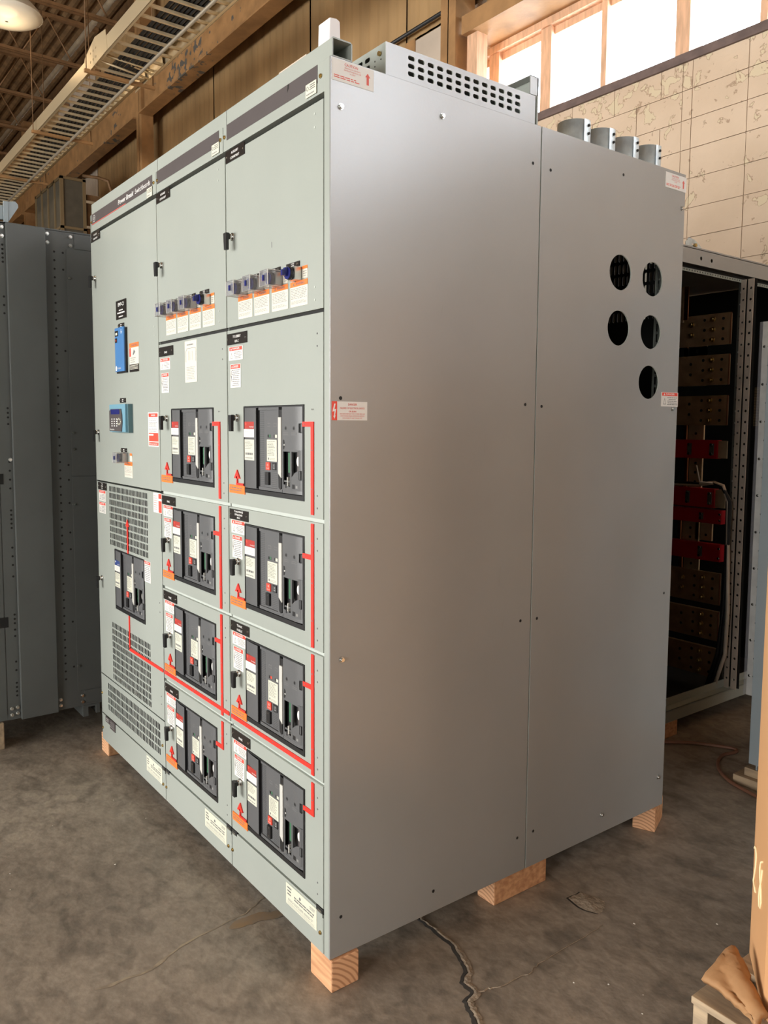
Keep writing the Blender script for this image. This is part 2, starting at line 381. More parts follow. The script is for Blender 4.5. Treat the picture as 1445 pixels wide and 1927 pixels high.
# hand-laid courses of painted concrete block in the part that shows
blk = {}
rows = [4.005-.2*i for i in range(13)]
for ri, zt in enumerate(rows):
    x = -3.85+(.2 if ri % 2 else 0)
    while x < 1.6:
        w = .4
        if x < -1.68 < x+w-.02: w = -1.68-x
        elif abs(x+1.68) < .01: w = .075
        if w < .05: x += w; continue
        if x < -3.84: pass
        k = round(w, 3)
        if k not in blk:
            m = MB('F'); m.box(.0022, w-.0022, -.1978, -.0022, 0, .008, 'block'); blk[k] = m.mesh('concrete_block')
        if zt > 1.7: put('concrete_block', blk[k], wall_back, loc=(x, -(-4.0)+random.uniform(-.0015, .0015), zt))
        x += w
# metal siding
def siding(x0, x1, z0, z1, m='siding', y=3.98):
    b = MB('F'); n = int((x1-x0)/.15); p = []
    for i in range(n+1):
        x = x0+(x1-x0)*i/n
        p += [(x, -y), (x+.05, -y+.006)] if i < n else [(x, -y)]
    b.add([(a, z0, c) for a, c in p]+[(a, z1, c) for a, c in p], [(i, i+1, len(p)+i+1, len(p)+i) for i in range(len(p)-1)], m)
    b.rect(x0, x1, z0, z1, -y-.02, m); b.rect(x0, x0+.001, z0, z1, -y, m)
    b.box(x0, x1, z0, z1, -y-.05, -y-.02, m)
    return wpart(b, 'siding_panel')
for x0, x1, mm in ((-32, -24.3, 'siding'), (-24.28, -16.8, 'siding'), (-16.78, -14.25, 'siding_pale'), (-14.23, -11.66, 'siding'), (-11.64, -9.11, 'siding'), (-9.08, -6.54, 'siding'), (-6.51, -4.75, 'siding')):
    siding(x0, x1, 0, 8.4, mm)
siding(-4.73, -3.83, 5.22, 8.4); siding(-4.73, -3.86, 0, 4.0)
siding(-3.58, 1.0, 5.35, 8.4); siding(1.02, 3.6, 5.35, 8.4); siding(3.83, 9, 6.5, 8.4)
b = MB('F'); b.box(-3.6, 3.6, 4.96, 5.33, -4.0, -3.96, 'siding'); wpart(b, 'siding_panel')
b = MB(); b.tube([(-8, 3.9, 5.25), (-3.8, 3.9, 5.25)], .018, 'rubber'); wpart(b, 'wall_cable')
b = MB(); b.tube([(-3.56, 3.93, 5.36), (3.6, 3.93, 5.36)], .022, 'rubber'); wpart(b, 'wall_cable')
def hcol(x0, x1, y0, y1):
    b = MB(); b.box(x0, x1, y0, y0+.016, 0, 8.3, 'brown_steel'); b.box(x0, x1, y1-.016, y1, 0, 8.3, 'brown_steel'); b.box((x0+x1)/2-.006, (x0+x1)/2+.006, y0, y1, 0, 8.3, 'brown_steel')
    b.box(x0+.01, x1-.01, y0+.02, y1-.02, 0, .02, 'brown_steel')
    b.box(x1-.02, x1, y0+.016, y1-.016, 0, 8.3, 'brown_steel')
    wpart(b, 'steel_column')
hcol(-3.79, -3.6, 3.6, 3.82); hcol(-11.1, -10.88, 3.6, 3.79); hcol(-18.4, -18.18, 3.6, 3.79); hcol(-25.7, -25.48, 3.6, 3.79); hcol(3.6, 3.82, 3.6, 3.82)
for gx0, gx1 in ((-10.86, -3.81), (-18.16, -11.12), (-25.46, -18.42)):
    b = MB(); b.box(gx0, gx1, 3.55, 3.76, 6.28, 6.30, 'girder'); b.box(gx0, gx1, 3.645, 3.665, 6.30, 7.15, 'girder'); b.box(gx0, gx1, 3.55, 3.76, 7.15, 7.17, 'girder')
    wpart(b, 'runway_girder', 'brown girder with peeling paint')
# header channel and soffit over the clerestory
b = MB('F'); b.box(-3.58, 3.6, 4.78, 4.93, -3.67, -3.65, 'brown_steel'); b.box(-3.58, 3.6, 4.78, 4.80, -4.02, -3.67, 'brown_steel'); b.box(-3.58, 3.6, 4.90, 4.93, -3.96, -3.67, 'brown_steel'); wpart(b, 'window_header')
b = MB('F'); b.box(-3.56, -3.44, 0, 4.78, -3.82, -3.7, 'window_wood'); wpart(b, 'wall_post')
# windows ------------------------------------------------------------
mulls = [(-4.60, -4.52)]+[(-3.62, -3.5)]
x = -3.02; thick = True
while x < 3.7:
    mulls.append((x, x+(.11 if thick else .05))); x += .61 if thick else .64; thick = not thick
b = MB('F'); b.box(-4.6, 9, 3.99, 4.05, -4.25, -3.97, 'sill'); b.box(-4.6, 3.8, 4.72, 4.78, -4.25, -4.0, 'window_wood')
win = b.build('window_1', kind='structure')
b = MB('F'); b.box(-4.6, 3.8, 4.66, 4.72, -4.2, -4.06, 'window_wood'); b.build('window_frame', win, 'upper timber rail')
for i, (a0, a1) in enumerate(mulls):
    b = MB('F'); b.box(a0, a1, 4.05, 4.72, -4.18, -4.02, 'window_wood' if i % 3 else 'window_wood'); b.build('mullion', win)
for (p0, p1), (q0, q1) in zip(mulls[:-1], mulls[1:]):
    b = MB('F'); b.box(p1, q0, 4.05, 4.66, -4.13, -4.125, 'glass'); b.build('pane', win)
w2 = MB('F'); w2.box(3.8, 9, 6.38, 6.5, -4.2, -4.0, 'window_wood'); w2.box(3.8, 9, 3.99, 4.05, -4.25, -3.97, 'sill'); w2 = w2.build('window_2', kind='structure')
for i in range(7):
    b = MB('F'); b.box(3.8+.84*i, 3.9+.84*i, 4.05, 6.38, -4.18, -4.02, 'window_wood'); b.build('mullion', w2)
    if i < 6: b = MB('F'); b.box(3.9+.84*i, 4.64+.84*i, 4.05, 6.38, -4.13, -4.125, 'glass'); b.build('pane', w2)
b = MB('F'); b.box(-4.75, -4.60, 4.0, 5.22, -4.2, -3.97, 'brown_steel'); wpart(b, 'jamb')
b = MB('F'); b.box(-4.6, -3.58, 4.78, 5.2, -4.02, -3.98, 'siding_pale'); wpart(b, 'siding_panel')

# other walls, not in view but closing the hall ----------------------
b = MB(); b.box(9, 9.2, -10, 4.3, 0, 8.9, 'hall_wall'); b.build('wall_right', kind='structure')
b = MB(); b.box(-32.2, -32, -10, 4.3, 0, 8.9, 'siding'); b.build('wall_left', kind='structure')
b = MB(); b.box(-32, 9, -10.2, -10, 0, 8.9, 'hall_wall'); b.build('wall_front', kind='structure')

# ceiling -------------------------------------------------------------
b = MB(); p = []; y = -10.; 
while y < 4.3: p += [(y, 8.80), (y+.05, 8.84), (y+.10, 8.84), (y+.15, 8.80)]; y += .2
n = len(p)
b.add([(-32, q[0], q[1]) for q in p]+[(9, q[0], q[1]) for q in p], [(i, i+1, n+i+1, n+i) for i in range(n-1)], 'deck')
b.box(-32, 9, -10, 4.3, 8.86, 8.9, 'deck')
ceiling = b.build('ceiling', kind='structure')
bc = MB(); bc.box(-.055, -.008, -10, 3.95, 8.0, 8.01, 'joist'); bc.box(-.055, -.048, -10, 3.95, 8.0, 8.05, 'joist'); bc.box(.008, .055, -10, 3.95, 8.0, 8.01, 'joist'); bc.box(.048, .055, -10, 3.95, 8.0, 8.05, 'joist'); bcm = bc.mesh('bottom_chord')
tcm = MB(); tcm.box(-.055, .055, -10, 3.95, 8.74, 8.80, 'joist'); tcm = tcm.mesh('top_chord')
wm = MB(); y = -10.; up = True
while y < 3.5:
    wm.tube([(0, y, 8.02 if up else 8.76), (0, y+.45, 8.76 if up else 8.02)], .014, 'joist', 6); y += .45; up = not up
wm = wm.mesh('joist_web')
for k in range(20):
    jx = -31.9+k*2.0-.05
    if jx > 8.5: break
    j = put('roof_joist', tcm, ceiling, loc=(jx, 0, 0)); put('bottom_chord', bcm, j); put('joist_web', wm, j)
b = MB(); b.tube([(-31, 3.5, 8.32), (8, 3.5, 8.32)], .05, 'pipe_paint', 10); b.build('sprinkler_pipe', ceiling, 'pale painted pipe')
b = MB(); b.tube([(-31, 1.9, 8.5), (8, 1.9, 8.5)], .02, 'joist', 6); b.build('bridging_rod', ceiling)

# ================================================================== HIGH BAY LAMP
lx, ly, lz = -9.55, 1.40, 6.55
lamp = empty('high_bay_lamp', (lx, ly, lz), 'round high-bay lamp with pale acrylic lens hanging under the brown roof joists', 'lamp')
b = MB()
def lathe(b, prof, m, n=28, cx=0, cy=0):
    vs = [(cx+r*math.cos(2*math.pi*k/n), cy+r*math.sin(2*math.pi*k/n), z) for r, z in prof for k in range(n)]
    b.add(vs, [(i*n+k, i*n+(k+1) % n, (i+1)*n+(k+1) % n, (i+1)*n+k) for i in range(len(prof)-1) for k in range(n)], m, smooth=True); return b
lathe(b, [(.02, -.05), (.14, -.045), (.26, -.03), (.36, 0), (.41, .03), (.42, .05)], 'acrylic').build('lens', lamp, 'ribbed pale lens')
lathe(MB(), [(.425, .04), (.39, .10), (.26, .24), (.13, .34), (.12, .36)], 'acrylic').build('reflector', lamp)
b = MB(); b.box(-.12, .12, -.12, .12, .36, .62, 'brown_dark'); b.tube([(0, 0, .6), (0, 0, 1.45)], .012, 'brown_dark', 6); b.build('ballast_housing', lamp, bevel=.01)
pl = bpy.data.lights.new('lamp_bulb', 'POINT'); pl.energy = 9; pl.color = (1, .72, .42); pl.shadow_soft_size = .2
po = bpy.data.objects.new('lamp_bulb', pl); C.objects.link(po); po.parent = lamp; po.location = (0, 0, -.3)
for q, (ax, ay) in enumerate(((-2.5, -2.5), (-19, -1.5))):  # unseen lamp copies added as warm fill for the upper hall
    l2 = empty('high_bay_lamp', (ax, ay, lz), ['unseen high-bay lamp added to warm the near hall', 'unseen high-bay lamp added to warm the far hall'][q], 'lamp')
    for ch in list(lamp.children):
        c = ch.copy(); C.objects.link(c); c.parent = l2
        if c.type == 'LIGHT': c.data = ch.data.copy(); c.data.energy = 90

# ================================================================== CABLE TRAY
tray = empty('cable_tray', (-12, 1.8, 5.35), 'galvanized ladder cable tray hung below the roof joists above the grey cabinets', 'cable tray')
def rail(x0, x1, y, z, s, nm='side_rail'):
    b = MB(); b.box(x0, x1, y-.004, y+.004, z, z+.15, 'tray_metal'); b.box(x0, x1, min(y, y+s*.03), max(y, y+s*.03), z, z+.004, 'tray_metal'); b.box(x0, x1, min(y, y+s*.03), max(y, y+s*.03), z+.146, z+.15, 'tray_metal')
    o = b.build(nm); o.parent = tray; o.location = (12, -1.8, -5.35); return o
rail(-31, -7.42, 1.80, 5.35, 1); rail(-31, -7.42, 2.36, 5.35, -1); rail(-7.25, 4, 1.79, 5.35, 1); rail(-7.25, 4, 2.42, 5.35, -1)
rb = MB(); rb.box(-.012, .012, 0, .56, 0, .025, 'tray_metal'); rb = rb.mesh('rung')
rc = MB(); rc.box(-.014, .014, 0, .63, 0, .025, 'tray_metal'); rc = rc.mesh('rung')
x = -7.5
k = 0
while x > -26: put('rung', rb, tray, loc=(x+12, 0, .012)); x -= .191
x = -7.0
while x < 3.9: put('rung', rc, tray, loc=(x+12, -.01, .012)); x += .226
for (xx, zz, dz) in ((-7.36, .05, .06), (-7.30, .12, .10), (-7.22, .06, .03)):
    b = MB(); b.tube([(xx+12, 0, zz), (xx+12, .6, zz-dz)], .012, 'tray_metal', 6); b.build('rung', tray)
for y in (-.016, .58):
    b = MB(); b.plate([(4.2, -.02), (5.05, .0), (5.0, .22), (4.65, .27), (4.3, .17)], [circle(4.5+.09*i, .06+.09*j, .014, 8) for i in range(3) for j in range(2)], 0, .006, 'tray_metal')
    o = b.mesh('p'); 
    for v in o.vertices: v.co = Vector((v.co.x, v.co.z+y, v.co.y))
    put('splice_plate', o, tray)
for xx in (-9.85, -12.2, -7.55, -15.5, -19, -5.0, -2.0):
    b = MB(); b.box(xx+12-.02, xx+12+.02, -.07, .72, -.035, 0, 'brown_steel'); 
    b.tube([(xx+12, -.05, -.03), (xx+12, -.05, 2.65)], .006, 'brown_dark', 6); b.tube([(xx+12, .70, -.03), (xx+12, .70, 2.65)], .006, 'brown_dark', 6)
    b.build('trapeze_hanger', tray, 'strut hanger with threaded rods')
b = MB(); b.tube([(-31+12, .43, -.03), (4+12, .43, -.025)], .017, 'conduit_grey', 10); b.build('conduit_pipe', tray, 'grey pipe clamped below the rungs')
for i in range(7):
    b = MB(); yy = 2.0+.045*i; pts = []
    x = -30
    while x < 4: pts.append((x, yy+.002*math.sin(x*1.3+i), 5.412+.002*math.sin(x*2+i*2))); x += .5
    b.tube(pts, .019, 'rubber', 6)
    props(b.build('power_cable'), 'black cable lying along the rungs of the cable tray', 'cable', 'black cables in the tray')

# ================================================================== MAIN SWITCHBOARD
WX = -1.861; TOPZ = 2.376; ZB = .089; DY = 1.483
sw = empty('switchboard', (0, 0, ZB), 'large light grey three-section switchboard with black circuit breakers and red bus lines', 'switchboard')
def sp(mb, name, label=None, bevel=0, parent=None, kind=None):
    o = mb.build(name, parent or sw, label, bevel=bevel, kind=kind)
    if parent is None: o.location = (0, 0, -ZB)
    return o
def FM(o=(0, 0, 0)): return MB('F', o)
# side panels, right side
b = MB('S'); b.box(.0, .741, ZB, TOPZ, -.004, 0, 'paint_side')
pan1 = sp(b, 'side_panel', bevel=.0012)
holes = [circle(1.135, 2.0, .0572, 36), circle(1.311, 1.998, .0572, 36), circle(1.133, 1.82, .0572, 36), circle(1.311, 1.82, .0572, 36), circle(1.309, 1.649, .0572, 36)]
b = MB('S'); b.plate(sq(.745, DY, ZB, TOPZ), holes, -.004, 0, 'paint_side', 'paint_edge'); b.box(1.475, DY, ZB, TOPZ, -.03, -.004, 'paint_side')
pan2 = sp(b, 'side_panel')
bolt = MB('S'); bolt.cyl(0, 0, .0075, 0, .002, 'zinc', 14); bolt.cyl(0, 0, .0055, .002, .007, 'chrome', 6); boltm = bolt.mesh('hex_bolt')
for y, z, pn in ((.030, 2.264, pan1), (.355, 2.316, pan1), (1.467, 2.259, pan2), (.036, .893, pan1), (1.123, .154, pan2), (1.450, .202, pan2), (1.454, 1.561, pan2)):
    put('hex_bolt', boltm, pn, loc=(0, y, z))
hm = MB('S'); hm.cyl(0, 0, .0048, .0003, .0006, 'dark_gap', 12); hm = hm.mesh('bolt_hole')
for y, z in ((.708, 2.264), (.785, 2.259), (1.134, 2.311), (.031, 1.562), (.697, 1.56), (.769, 1.556), (.696, .9), (.77, .897), (.703, .203), (.776, .203), (1.444, .895), (.357, .152), (.035, .197)):
    put('bolt_hole', hm, pan1 if y < .742 else pan2, loc=(0, y, z))
# caution stickers on the side
def caution(y0, z1, parent, w=.124, h=.051):
    b = MB('S'); b.box(y0, y0+w, z1-h, z1, .0002, .0008, 'paper_white'); c = .001; u = w/.124; v = h/.051
    b.text('CAUTION', y0+.056*u, z1-.0115*v, .0062, c, 'ink_red', bold=True)
    for i, t in enumerate(('REMOVAL OF THIS PLATE', 'INSTRUCTIONS FOR THE', 'UL HELP')): b.text(t, y0+.06*u, z1-(.0175+.0055*i)*v, .0031, c, 'ink_red', width=(.046, .05, .016)[i]*u)
    b.lines(y0+.005*u, y0+.09*u, z1-.045*v, z1-.036*v, 2, c, 'ink_red', .5, .25)
    b.prism([(y0+.102*u, z1-.040*v), (y0+.109*u, z1-.040*v), (y0+.109*u, z1-.022*v), (y0+.113*u, z1-.022*v), (y0+.1055*u, z1-.012*v), (y0+.098*u, z1-.022*v), (y0+.102*u, z1-.022*v)], c, c+.0001, 'ink_red')
    b.build('caution_sticker', parent, 'white sticker with red CAUTION print')
caution(.004, 2.373, pan1); caution(1.364, 2.366, pan2)
b = MB('S'); b.box(.004, .113, 1.507, 1.554, .0002, .0008, 'paper_white'); b.box(.004, .0205, 1.507, 1.554, .0008, .001, 'label_red')
b.prism([(.0155, 1.548), (.0115, 1.548), (.0065, 1.528), (.0125, 1.530), (.0105, 1.517), (.0085, 1.518), (.0125, 1.5105), (.0155, 1.5195), (.0135, 1.518), (.0175, 1.535), (.012, 1.534)], .001, .0012, 'ink_white')
for i, (t, h, w) in enumerate((('DANGER', .0055, .027), ('HAZARD OF ELECTRICAL SHOCK', .0045, .076), ('OR BURN', .0045, .023), ('BUS BARS BEHIND THIS COVER ARE LIVE', .003, .076), ('EVEN WHEN MAIN OFFICE OR SERVICE', .003, .073), ('DISCONNECTS ARE TURNED OFF', .003, .06))):
    b.text(t, .067, (1.544, 1.5352, 1.527, 1.5215, 1.5162, 1.511)[i], h, .001, 'ink_red', width=w, bold=i < 3)
b.build('danger_sticker', pan1, 'white and red DANGER electrical shock sticker')
def dangerA(b, x0, x1, z0, z1, hh=.011, bar=True, c=.001, tri=True):
    """ground sheet, red DANGER bar, warning triangle and text lines"""
    b.box(x0, x1, z0, z1, .0002, c, 'paper_white')
    m = (x1-x0)*.06
    b.rect(x0+m*.7, x1-m*.7, z1-hh, z1-.0012, c+.0002, 'label_red')
    b.text('DANGER', (x0+x1)/2+.003, z1-hh+.003, hh-.0062, c+.0005, 'ink_white', bold=True, width=(x1-x0)*.5)
    b.prism([(x0+(x1-x0)*.13, z1-hh+.0022), (x0+(x1-x0)*.22, z1-hh+.0022), (x0+(x1-x0)*.175, z1-.0028)], c+.0004, c+.0006, 'ink_white')
    if tri:
        tx = x0+(x1-x0)*.2; tz = (z0+z1-hh)/2; th = (z1-z0-hh)*.62; tw = th*.75
        b.plate([(tx-tw/2, tz-th/2), (tx+tw/2, tz-th/2), (tx, tz+th/2)], [[(tx-tw/2*.68, tz-th/2*.8), (tx+tw/2*.68, tz-th/2*.8), (tx, tz+th/2*.6)]], c+.0002, c+.0003, 'ink_light')
        b.lines(x0+(x1-x0)*.34, x1-.004, z0+.004, z1-hh-.003, 5, c+.0003, 'ink', .34, .3, 'C')
    else: b.lines(x0+.009, x1-.004, z0+.004, z1-hh-.002, 9, c+.0003, 'ink', .36, .35, 'C')
b = MB('S'); dangerA(b, 1.384, 1.485, 1.568, 1.618, .0125); b.build('danger_sticker', pan2, 'small white DANGER sticker with warning triangle')
# scratches on the side
for y, z, dy, dz in ((.53, 1.42, .004, .05), (.60, 1.02, .005, .06), (.615, .88, .01, .05), (.47, .17, .002, .03), (.49, .14, .03, -.01), (1.1, .72, .05, .015), (.22, .51, .04, .014), (.36, 1.80, .006, .03)):
    b = MB('S'); b.quad([(y, z, .0003), (y+.0022, z, .0003), (y+dy+.001, z+dz, .0003), (y+dy, z+dz, .0003)], 'ink_light'); b.build('scratch', pan1 if y < .74 else pan2)
# shell
b = MB(); b.box(WX+.005, -.005, .03, DY-.005, TOPZ-.012, TOPZ-.004, 'paint'); sp(b, 'top_plate')
b = MB(); b.box(WX, WX+.004, 0, DY, ZB, TOPZ-.004, 'paint'); sp(b, 'left_side_panel')
b = MB(); b.box(WX+.005, -.005, .01, DY-.005, ZB+.001, ZB+.02, 'interior'); sp(b, 'floor_pan')
b = MB(); b.box(WX+.01, -.008, .045, .05, ZB+.02, TOPZ-.02, 'dark_gap'); b.box(WX+.01, -.008, .70, .71, ZB+.02, TOPZ-.02, 'dark_gap'); sp(b, 'gap_shade_liner')  # near-black sheets added in the front section so gaps look shaded
rh = []
for j in range(6):
    for i in range(22): rh.append(slot(-.50+.0195*i, 1.91+.045*j, .0115, .034, 4))
b = MB('F', (0, DY, 0)); b.plate(sq(WX, -.004, ZB, TOPZ-.012), rh, -.003, 0, 'dark_gap'); sp(b, 'rear_cover', 'dark slotted rear cover')
b = MB('S'); b.plate(sq(1.434, 1.467, ZB, TOPZ-.02), [circle(1.45, .2+.038*i, .005, 8) for i in range(56)], -.075, -.07, 'paint'); sp(b, 'perforated_post')
b = MB('S'); b.box(1.4685, 1.474, ZB, TOPZ-.02, -.073, -.04, 'paint_edge'); sp(b, 'rear_post')
# front frame posts
b = FM(); b.box(-.028, -.0042, ZB, TOPZ, -.03, 0, 'paint'); sp(b, 'corner_post', bevel=.0015)
for x0, x1 in ((WX, WX+.004), (-1.119, -1.117), (-.5715, -.5685)):
    b = FM(); b.box(x0, x1, ZB, TOPZ-.075, -.045, -.0065, 'paint'); sp(b, 'mullion_post')

screw = FM(); screw.cyl(0, 0, .0055, 0, .003, 'brass', 10); screw.cyl(0, 0, .0032, .003, .005, 'brass', 6); screwm = screw.mesh('brass_screw')
rivet = FM(); rivet.cyl(0, 0, .0026, 0, .0008, 'ink', 8); rivetm = rivet.mesh('rivet')
rivl = FM(); rivl.cyl(0, 0, .003, 0, .0012, 'paint_edge', 8); rivlm = rivl.mesh('rivet')
# header panels
def ylabel(x, z, parent):
    b = FM(); b.box(x, x+.05, z, z+.032, .0003, .001, 'cream'); b.lines(x+.017, x+.047, z+.014, z+.029, 3, .0014, 'ink', .45, .2, 'C')
    b.plate(circle(x+.009, z+.021, .0055, 12), [circle(x+.009, z+.021, .004, 12)], .001, .0014, 'ink'); b.lines(x+.004, x+.045, z+.003, z+.010, 1, .0014, 'ink_light', .4); b.build('rating_sticker', parent, 'small cream certification sticker')
for i, (x0, x1, b0, b1, yx) in enumerate(((WX, -1.1225, -1.847, -1.156, -1.2035), (-1.1185, -.590, -1.113, -.614, -.6605), (-.586, -.030, -.562, -.060, -.112))):
    b = FM(); b.box(x0, x1, 2.303, 2.376, -.03, -.002, 'paint')
    h = sp(b, 'header_panel', bevel=.001)
    b = FM(); b.box(b0, b1, 2.331, 2.3745, -.0025, -.0012, 'band')
    h2 = b.build('name_band', h, 'dark brown-grey strip')
    ylabel(yx, 2.309 if i else 2.3025, h)
    for sx in ((WX+.012, -1.140), (-1.108, -.603), (-.575, -.045))[i]:
        if i or sx: put('brass_screw', screwm, h, loc=(sx, .002, 2.343))
    if i == 0:
        b = FM(); b.text('Power', -1.472, 2.345, .018, -.0008, 'ink_white', bold=True, width=.083, shear=.15); b.text('Break', -1.383, 2.345, .018, -.0008, 'ink_white', bold=True, width=.075, shear=.15); b.text('Switchboards', -1.252, 2.345, .018, -.0008, 'ink_white', width=.15, shear=.15)
        b.text('®', -1.338, 2.355, .005, -.0008, 'ink_white')
        b.build('lettering', h, 'white lettering reading Power Break Switchboards')
        b = FM(); b.plate(circle(-1.815, 2.353, .0145, 24), [circle(-1.815, 2.353, .0128, 24)], -.0012, -.0008, 'ink_white'); b.text('GE', -1.815, 2.3485, .010, -.0008, 'ink_white', width=.015, shear=.2); b.build('emblem', h, 'round white monogram emblem')
        b = FM(); b.rect(-1.845, -1.43, 2.3315, 2.334, -.0010, 'ink_red'); b.build('red_line', h, 'thin red line under the name')
    if i == 2:
        b = FM(); b.quad([(-.205, 2.3735, -.001), (-.196, 2.3735, -.001), (-.199, 2.362, -.001), (-.207, 2.353, -.001)], 'dark_gap'); b.build('tear', h, 'tear in the strip')
b = FM(); b.box(WX+.004, -.03, 2.287, 2.302, -.04, -.02, 'dark_gap'); sp(b, 'gap_shadow_rail')

# generic door pieces -------------------------------------------------
la = FM(); la.cyl(0, 0, .0115, 0, .004, 'chrome', 16); la.cyl(0, 0, .0085, .004, .014, 'chrome', 16)
latchm = la.mesh('latch')
lh = FM(); lh.cyl(0, 0, .0095, .014, .020, 'black', 14); lh.prism([(-.010, .008), (.010, .008), (.0085, -.012), (.008, -.040), (-.006, -.040), (-.009, -.01)], .018, .027, 'black'); lhm = lh.mesh('latch_handle')
def latch(x, z, door):
    put('latch_escutcheon', latchm, door, 'chrome latch boss', loc=(x, 0, z)); put('latch_handle', lhm, door, 'black turn handle', loc=(x, 0, z))
def nameplate(x0, x1, z0, z1, lines, door, h=.007, scr=True, c='nameplate'):
    b = FM(); b.box(x0, x1, z0, z1, .0002, .0022, c); n = len(lines); p = (z1-z0)/(n+.35)
    for i, t in enumerate(lines):
        hh = min(h, p*.62); b.text(t, (x0+x1)/2, z1-p*(i+.95)-hh*.1+.0005, hh, .0026, 'ink_white', bold=True, width=min((x1-x0)*.72, len(t)*hh*.72))
    if scr:
        for sx in (x0+.007, x1-.009): b.cyl(sx, (z0+z1)/2, .0032, .002, .0045, 'chrome', 8)
    b.build('nameplate', door, 'black engraved nameplate')
def plain_door(x0, x1, z0, z1, hole=None, name='door', holes=None):
    b = FM(); hs = ([sq(*hole)] if hole else [])+(holes or [])
    b.plate(sq(x0, x1, z0, z1), hs, -.003 if not holes else -.0012, 0, 'paint', 'paint_edge' if not holes else 'dark_gap')  # vent slot edges coloured near-black so the slots look shaded
    for e in ((x0, x0+.003, z0, z1), (x1-.003, x1, z0, z1), (x0, x1, z0, z0+.003), (x0, x1, z1-.003, z1)): b.box(*e, -.02, -.003, 'paint')
    return sp(b, name)
def wlabel(x0, x1, z0, z1, par, hdr='WARNING', top=.014, name='warning_label'):
    b = FM(); b.box(x0, x1, z0, z1, .0002, .001, 'paper_warm'); b.rect(x0, x1, z1-top, z1, .0013, 'orange')
    b.text(hdr, (x0+x1)/2+.006, z1-top+.004, .006, .0016, 'ink', bold=True, width=(x1-x0)*.5)
    b.prism([(x0+.014, z1-top+.0035), (x0+.022, z1-top+.0035), (x0+.018, z1-top+.010)], .0013, .0016, 'ink')
    b.lines(x0+.004, x1-.004, z0+(z1-top-z0)*.38, z1-top-.003, 7, .0013, 'ink_light', .32, .15); b.lines(x0+.004, x1-.004, z0+.007, z0+(z1-top-z0)*.3, 3, .0013, 'ink_light', .32, .25)
    b.build(name, par, 'white label with orange WARNING bar')
# rotary selector switch, one mesh per piece
r1 = FM(); r1.box(-.018, .018, -.0165, .0165, 0, .022, 'zinc'); r1.box(-.020, -.012, -.0185, .0185, 0, .003, 'zinc'); r1.cyl(0, -.004, .005, .022, .0225, 'chrome', 6); r1m = r1.mesh('switch_body')
r1.fr = 'F'
r2 = FM(); r2.cyl(-.001, 0, .0165, .022, .031, 'black', 20); r2.cyl(-.001, 0, .0155, .031, .034, 'navy', 20); r2.box(-.005, .003, -.0075, .0075, .034, .05, 'navy'); r2.box(-.0062, .0042, -.003, .013, .034, .042, 'navy'); r2m = r2.mesh('switch_knob')
r3 = FM()
for (a0, a1, b0, b1, c0, c1) in ((-.024, -.0225, -.021, .021, .0, .046), (.0205, .022, -.021, .021, 0, .046), (-.0225, .0205, -.021, -.0195, 0, .046), (-.0225, .0205, .0195, .021, 0, .046), (-.024, .022, -.021, .021, .046, .0475)): r3.box(a0, a1, b0, b1, c0, c1, 'clear_plastic')
for a in (-.024, .021): r3.box(a, a+.0013, -.021, .021, .0465, .048, 'paper_white')
for q in (-.021, .0198): r3.box(-.024, .022, q, q+.0013, .0465, .048, 'ink_light')
for a in (-.024, .021):
    for q in (-.021, .0198): r3.box(a, a+.0013, q, q+.0013, 0, .047, 'paper_white')
r3m = r3.mesh('switch_cover')
def selector(x, z, par, cover=True, tag=True, tx=None):
    put('selector_switch', r1m, par, 'zinc rotary switch body', loc=(x, 0, z)); put('switch_knob', r2m, par, 'navy switch knob', loc=(x, 0, z))
    if cover: put('switch_cover', r3m, par, 'clear plastic switch cover', loc=(x, 0, z))
def aux_labels(xs, door, z=1.802):
    for i, x in enumerate(xs):
        # x = left edge of warning label
        wlabel(x, x+.087, z, z+.065, door)
        nameplate(x-.02, x+.048, z+.102, z+.115, ['CONTROL', 'SWITCH'], door, .0035)
        b = FM(); b.box(x+.06, x+.086, z+.068, z+.098, .0002, .001, 'paper_warm'); b.rect(x+.06, x+.086, z+.091, z+.099, .0013, 'orange'); b.lines(x+.064, x+.083, z+.071, z+.088, 3, .0013, 'ink_light', .3, .3, 'C'); b.build('small_notice', door, 'small orange and white notice')
        selector(x+.040, z+.081, door, cover=i < 3)

# ---- aux doors
d = plain_door(-.5665, -.0315, 1.785, 2.286); latch(-.523, 2.045, d); nameplate(-.563, -.443, 2.262, 2.296, ['AUXILIARY', 'COMPARTMENT'], d); aux_labels((-.491, -.3915, -.290, -.190), d)
for z in (2.261, 2.229, 1.841, 1.809): put('rivet', rivlm, d, loc=(-.070, 0, z))
b = FM(); b.rect(-.292, -.2895, 1.975, 1.99, .0003, 'ink'); b.build('scratch', d)
d = plain_door(-1.1155, -.5735, 1.785, 2.286); latch(-1.075, 2.047, d); nameplate(-1.112, -.99, 2.262, 2.296, ['AUXILIARY', 'COMPARTMENT'], d); aux_labels((-1.0425, -.942, -.841, -.739), d)
for z in (2.261, 2.229, 1.841, 1.809): put('rivet', rivlm, d, loc=(-.620, 0, z))
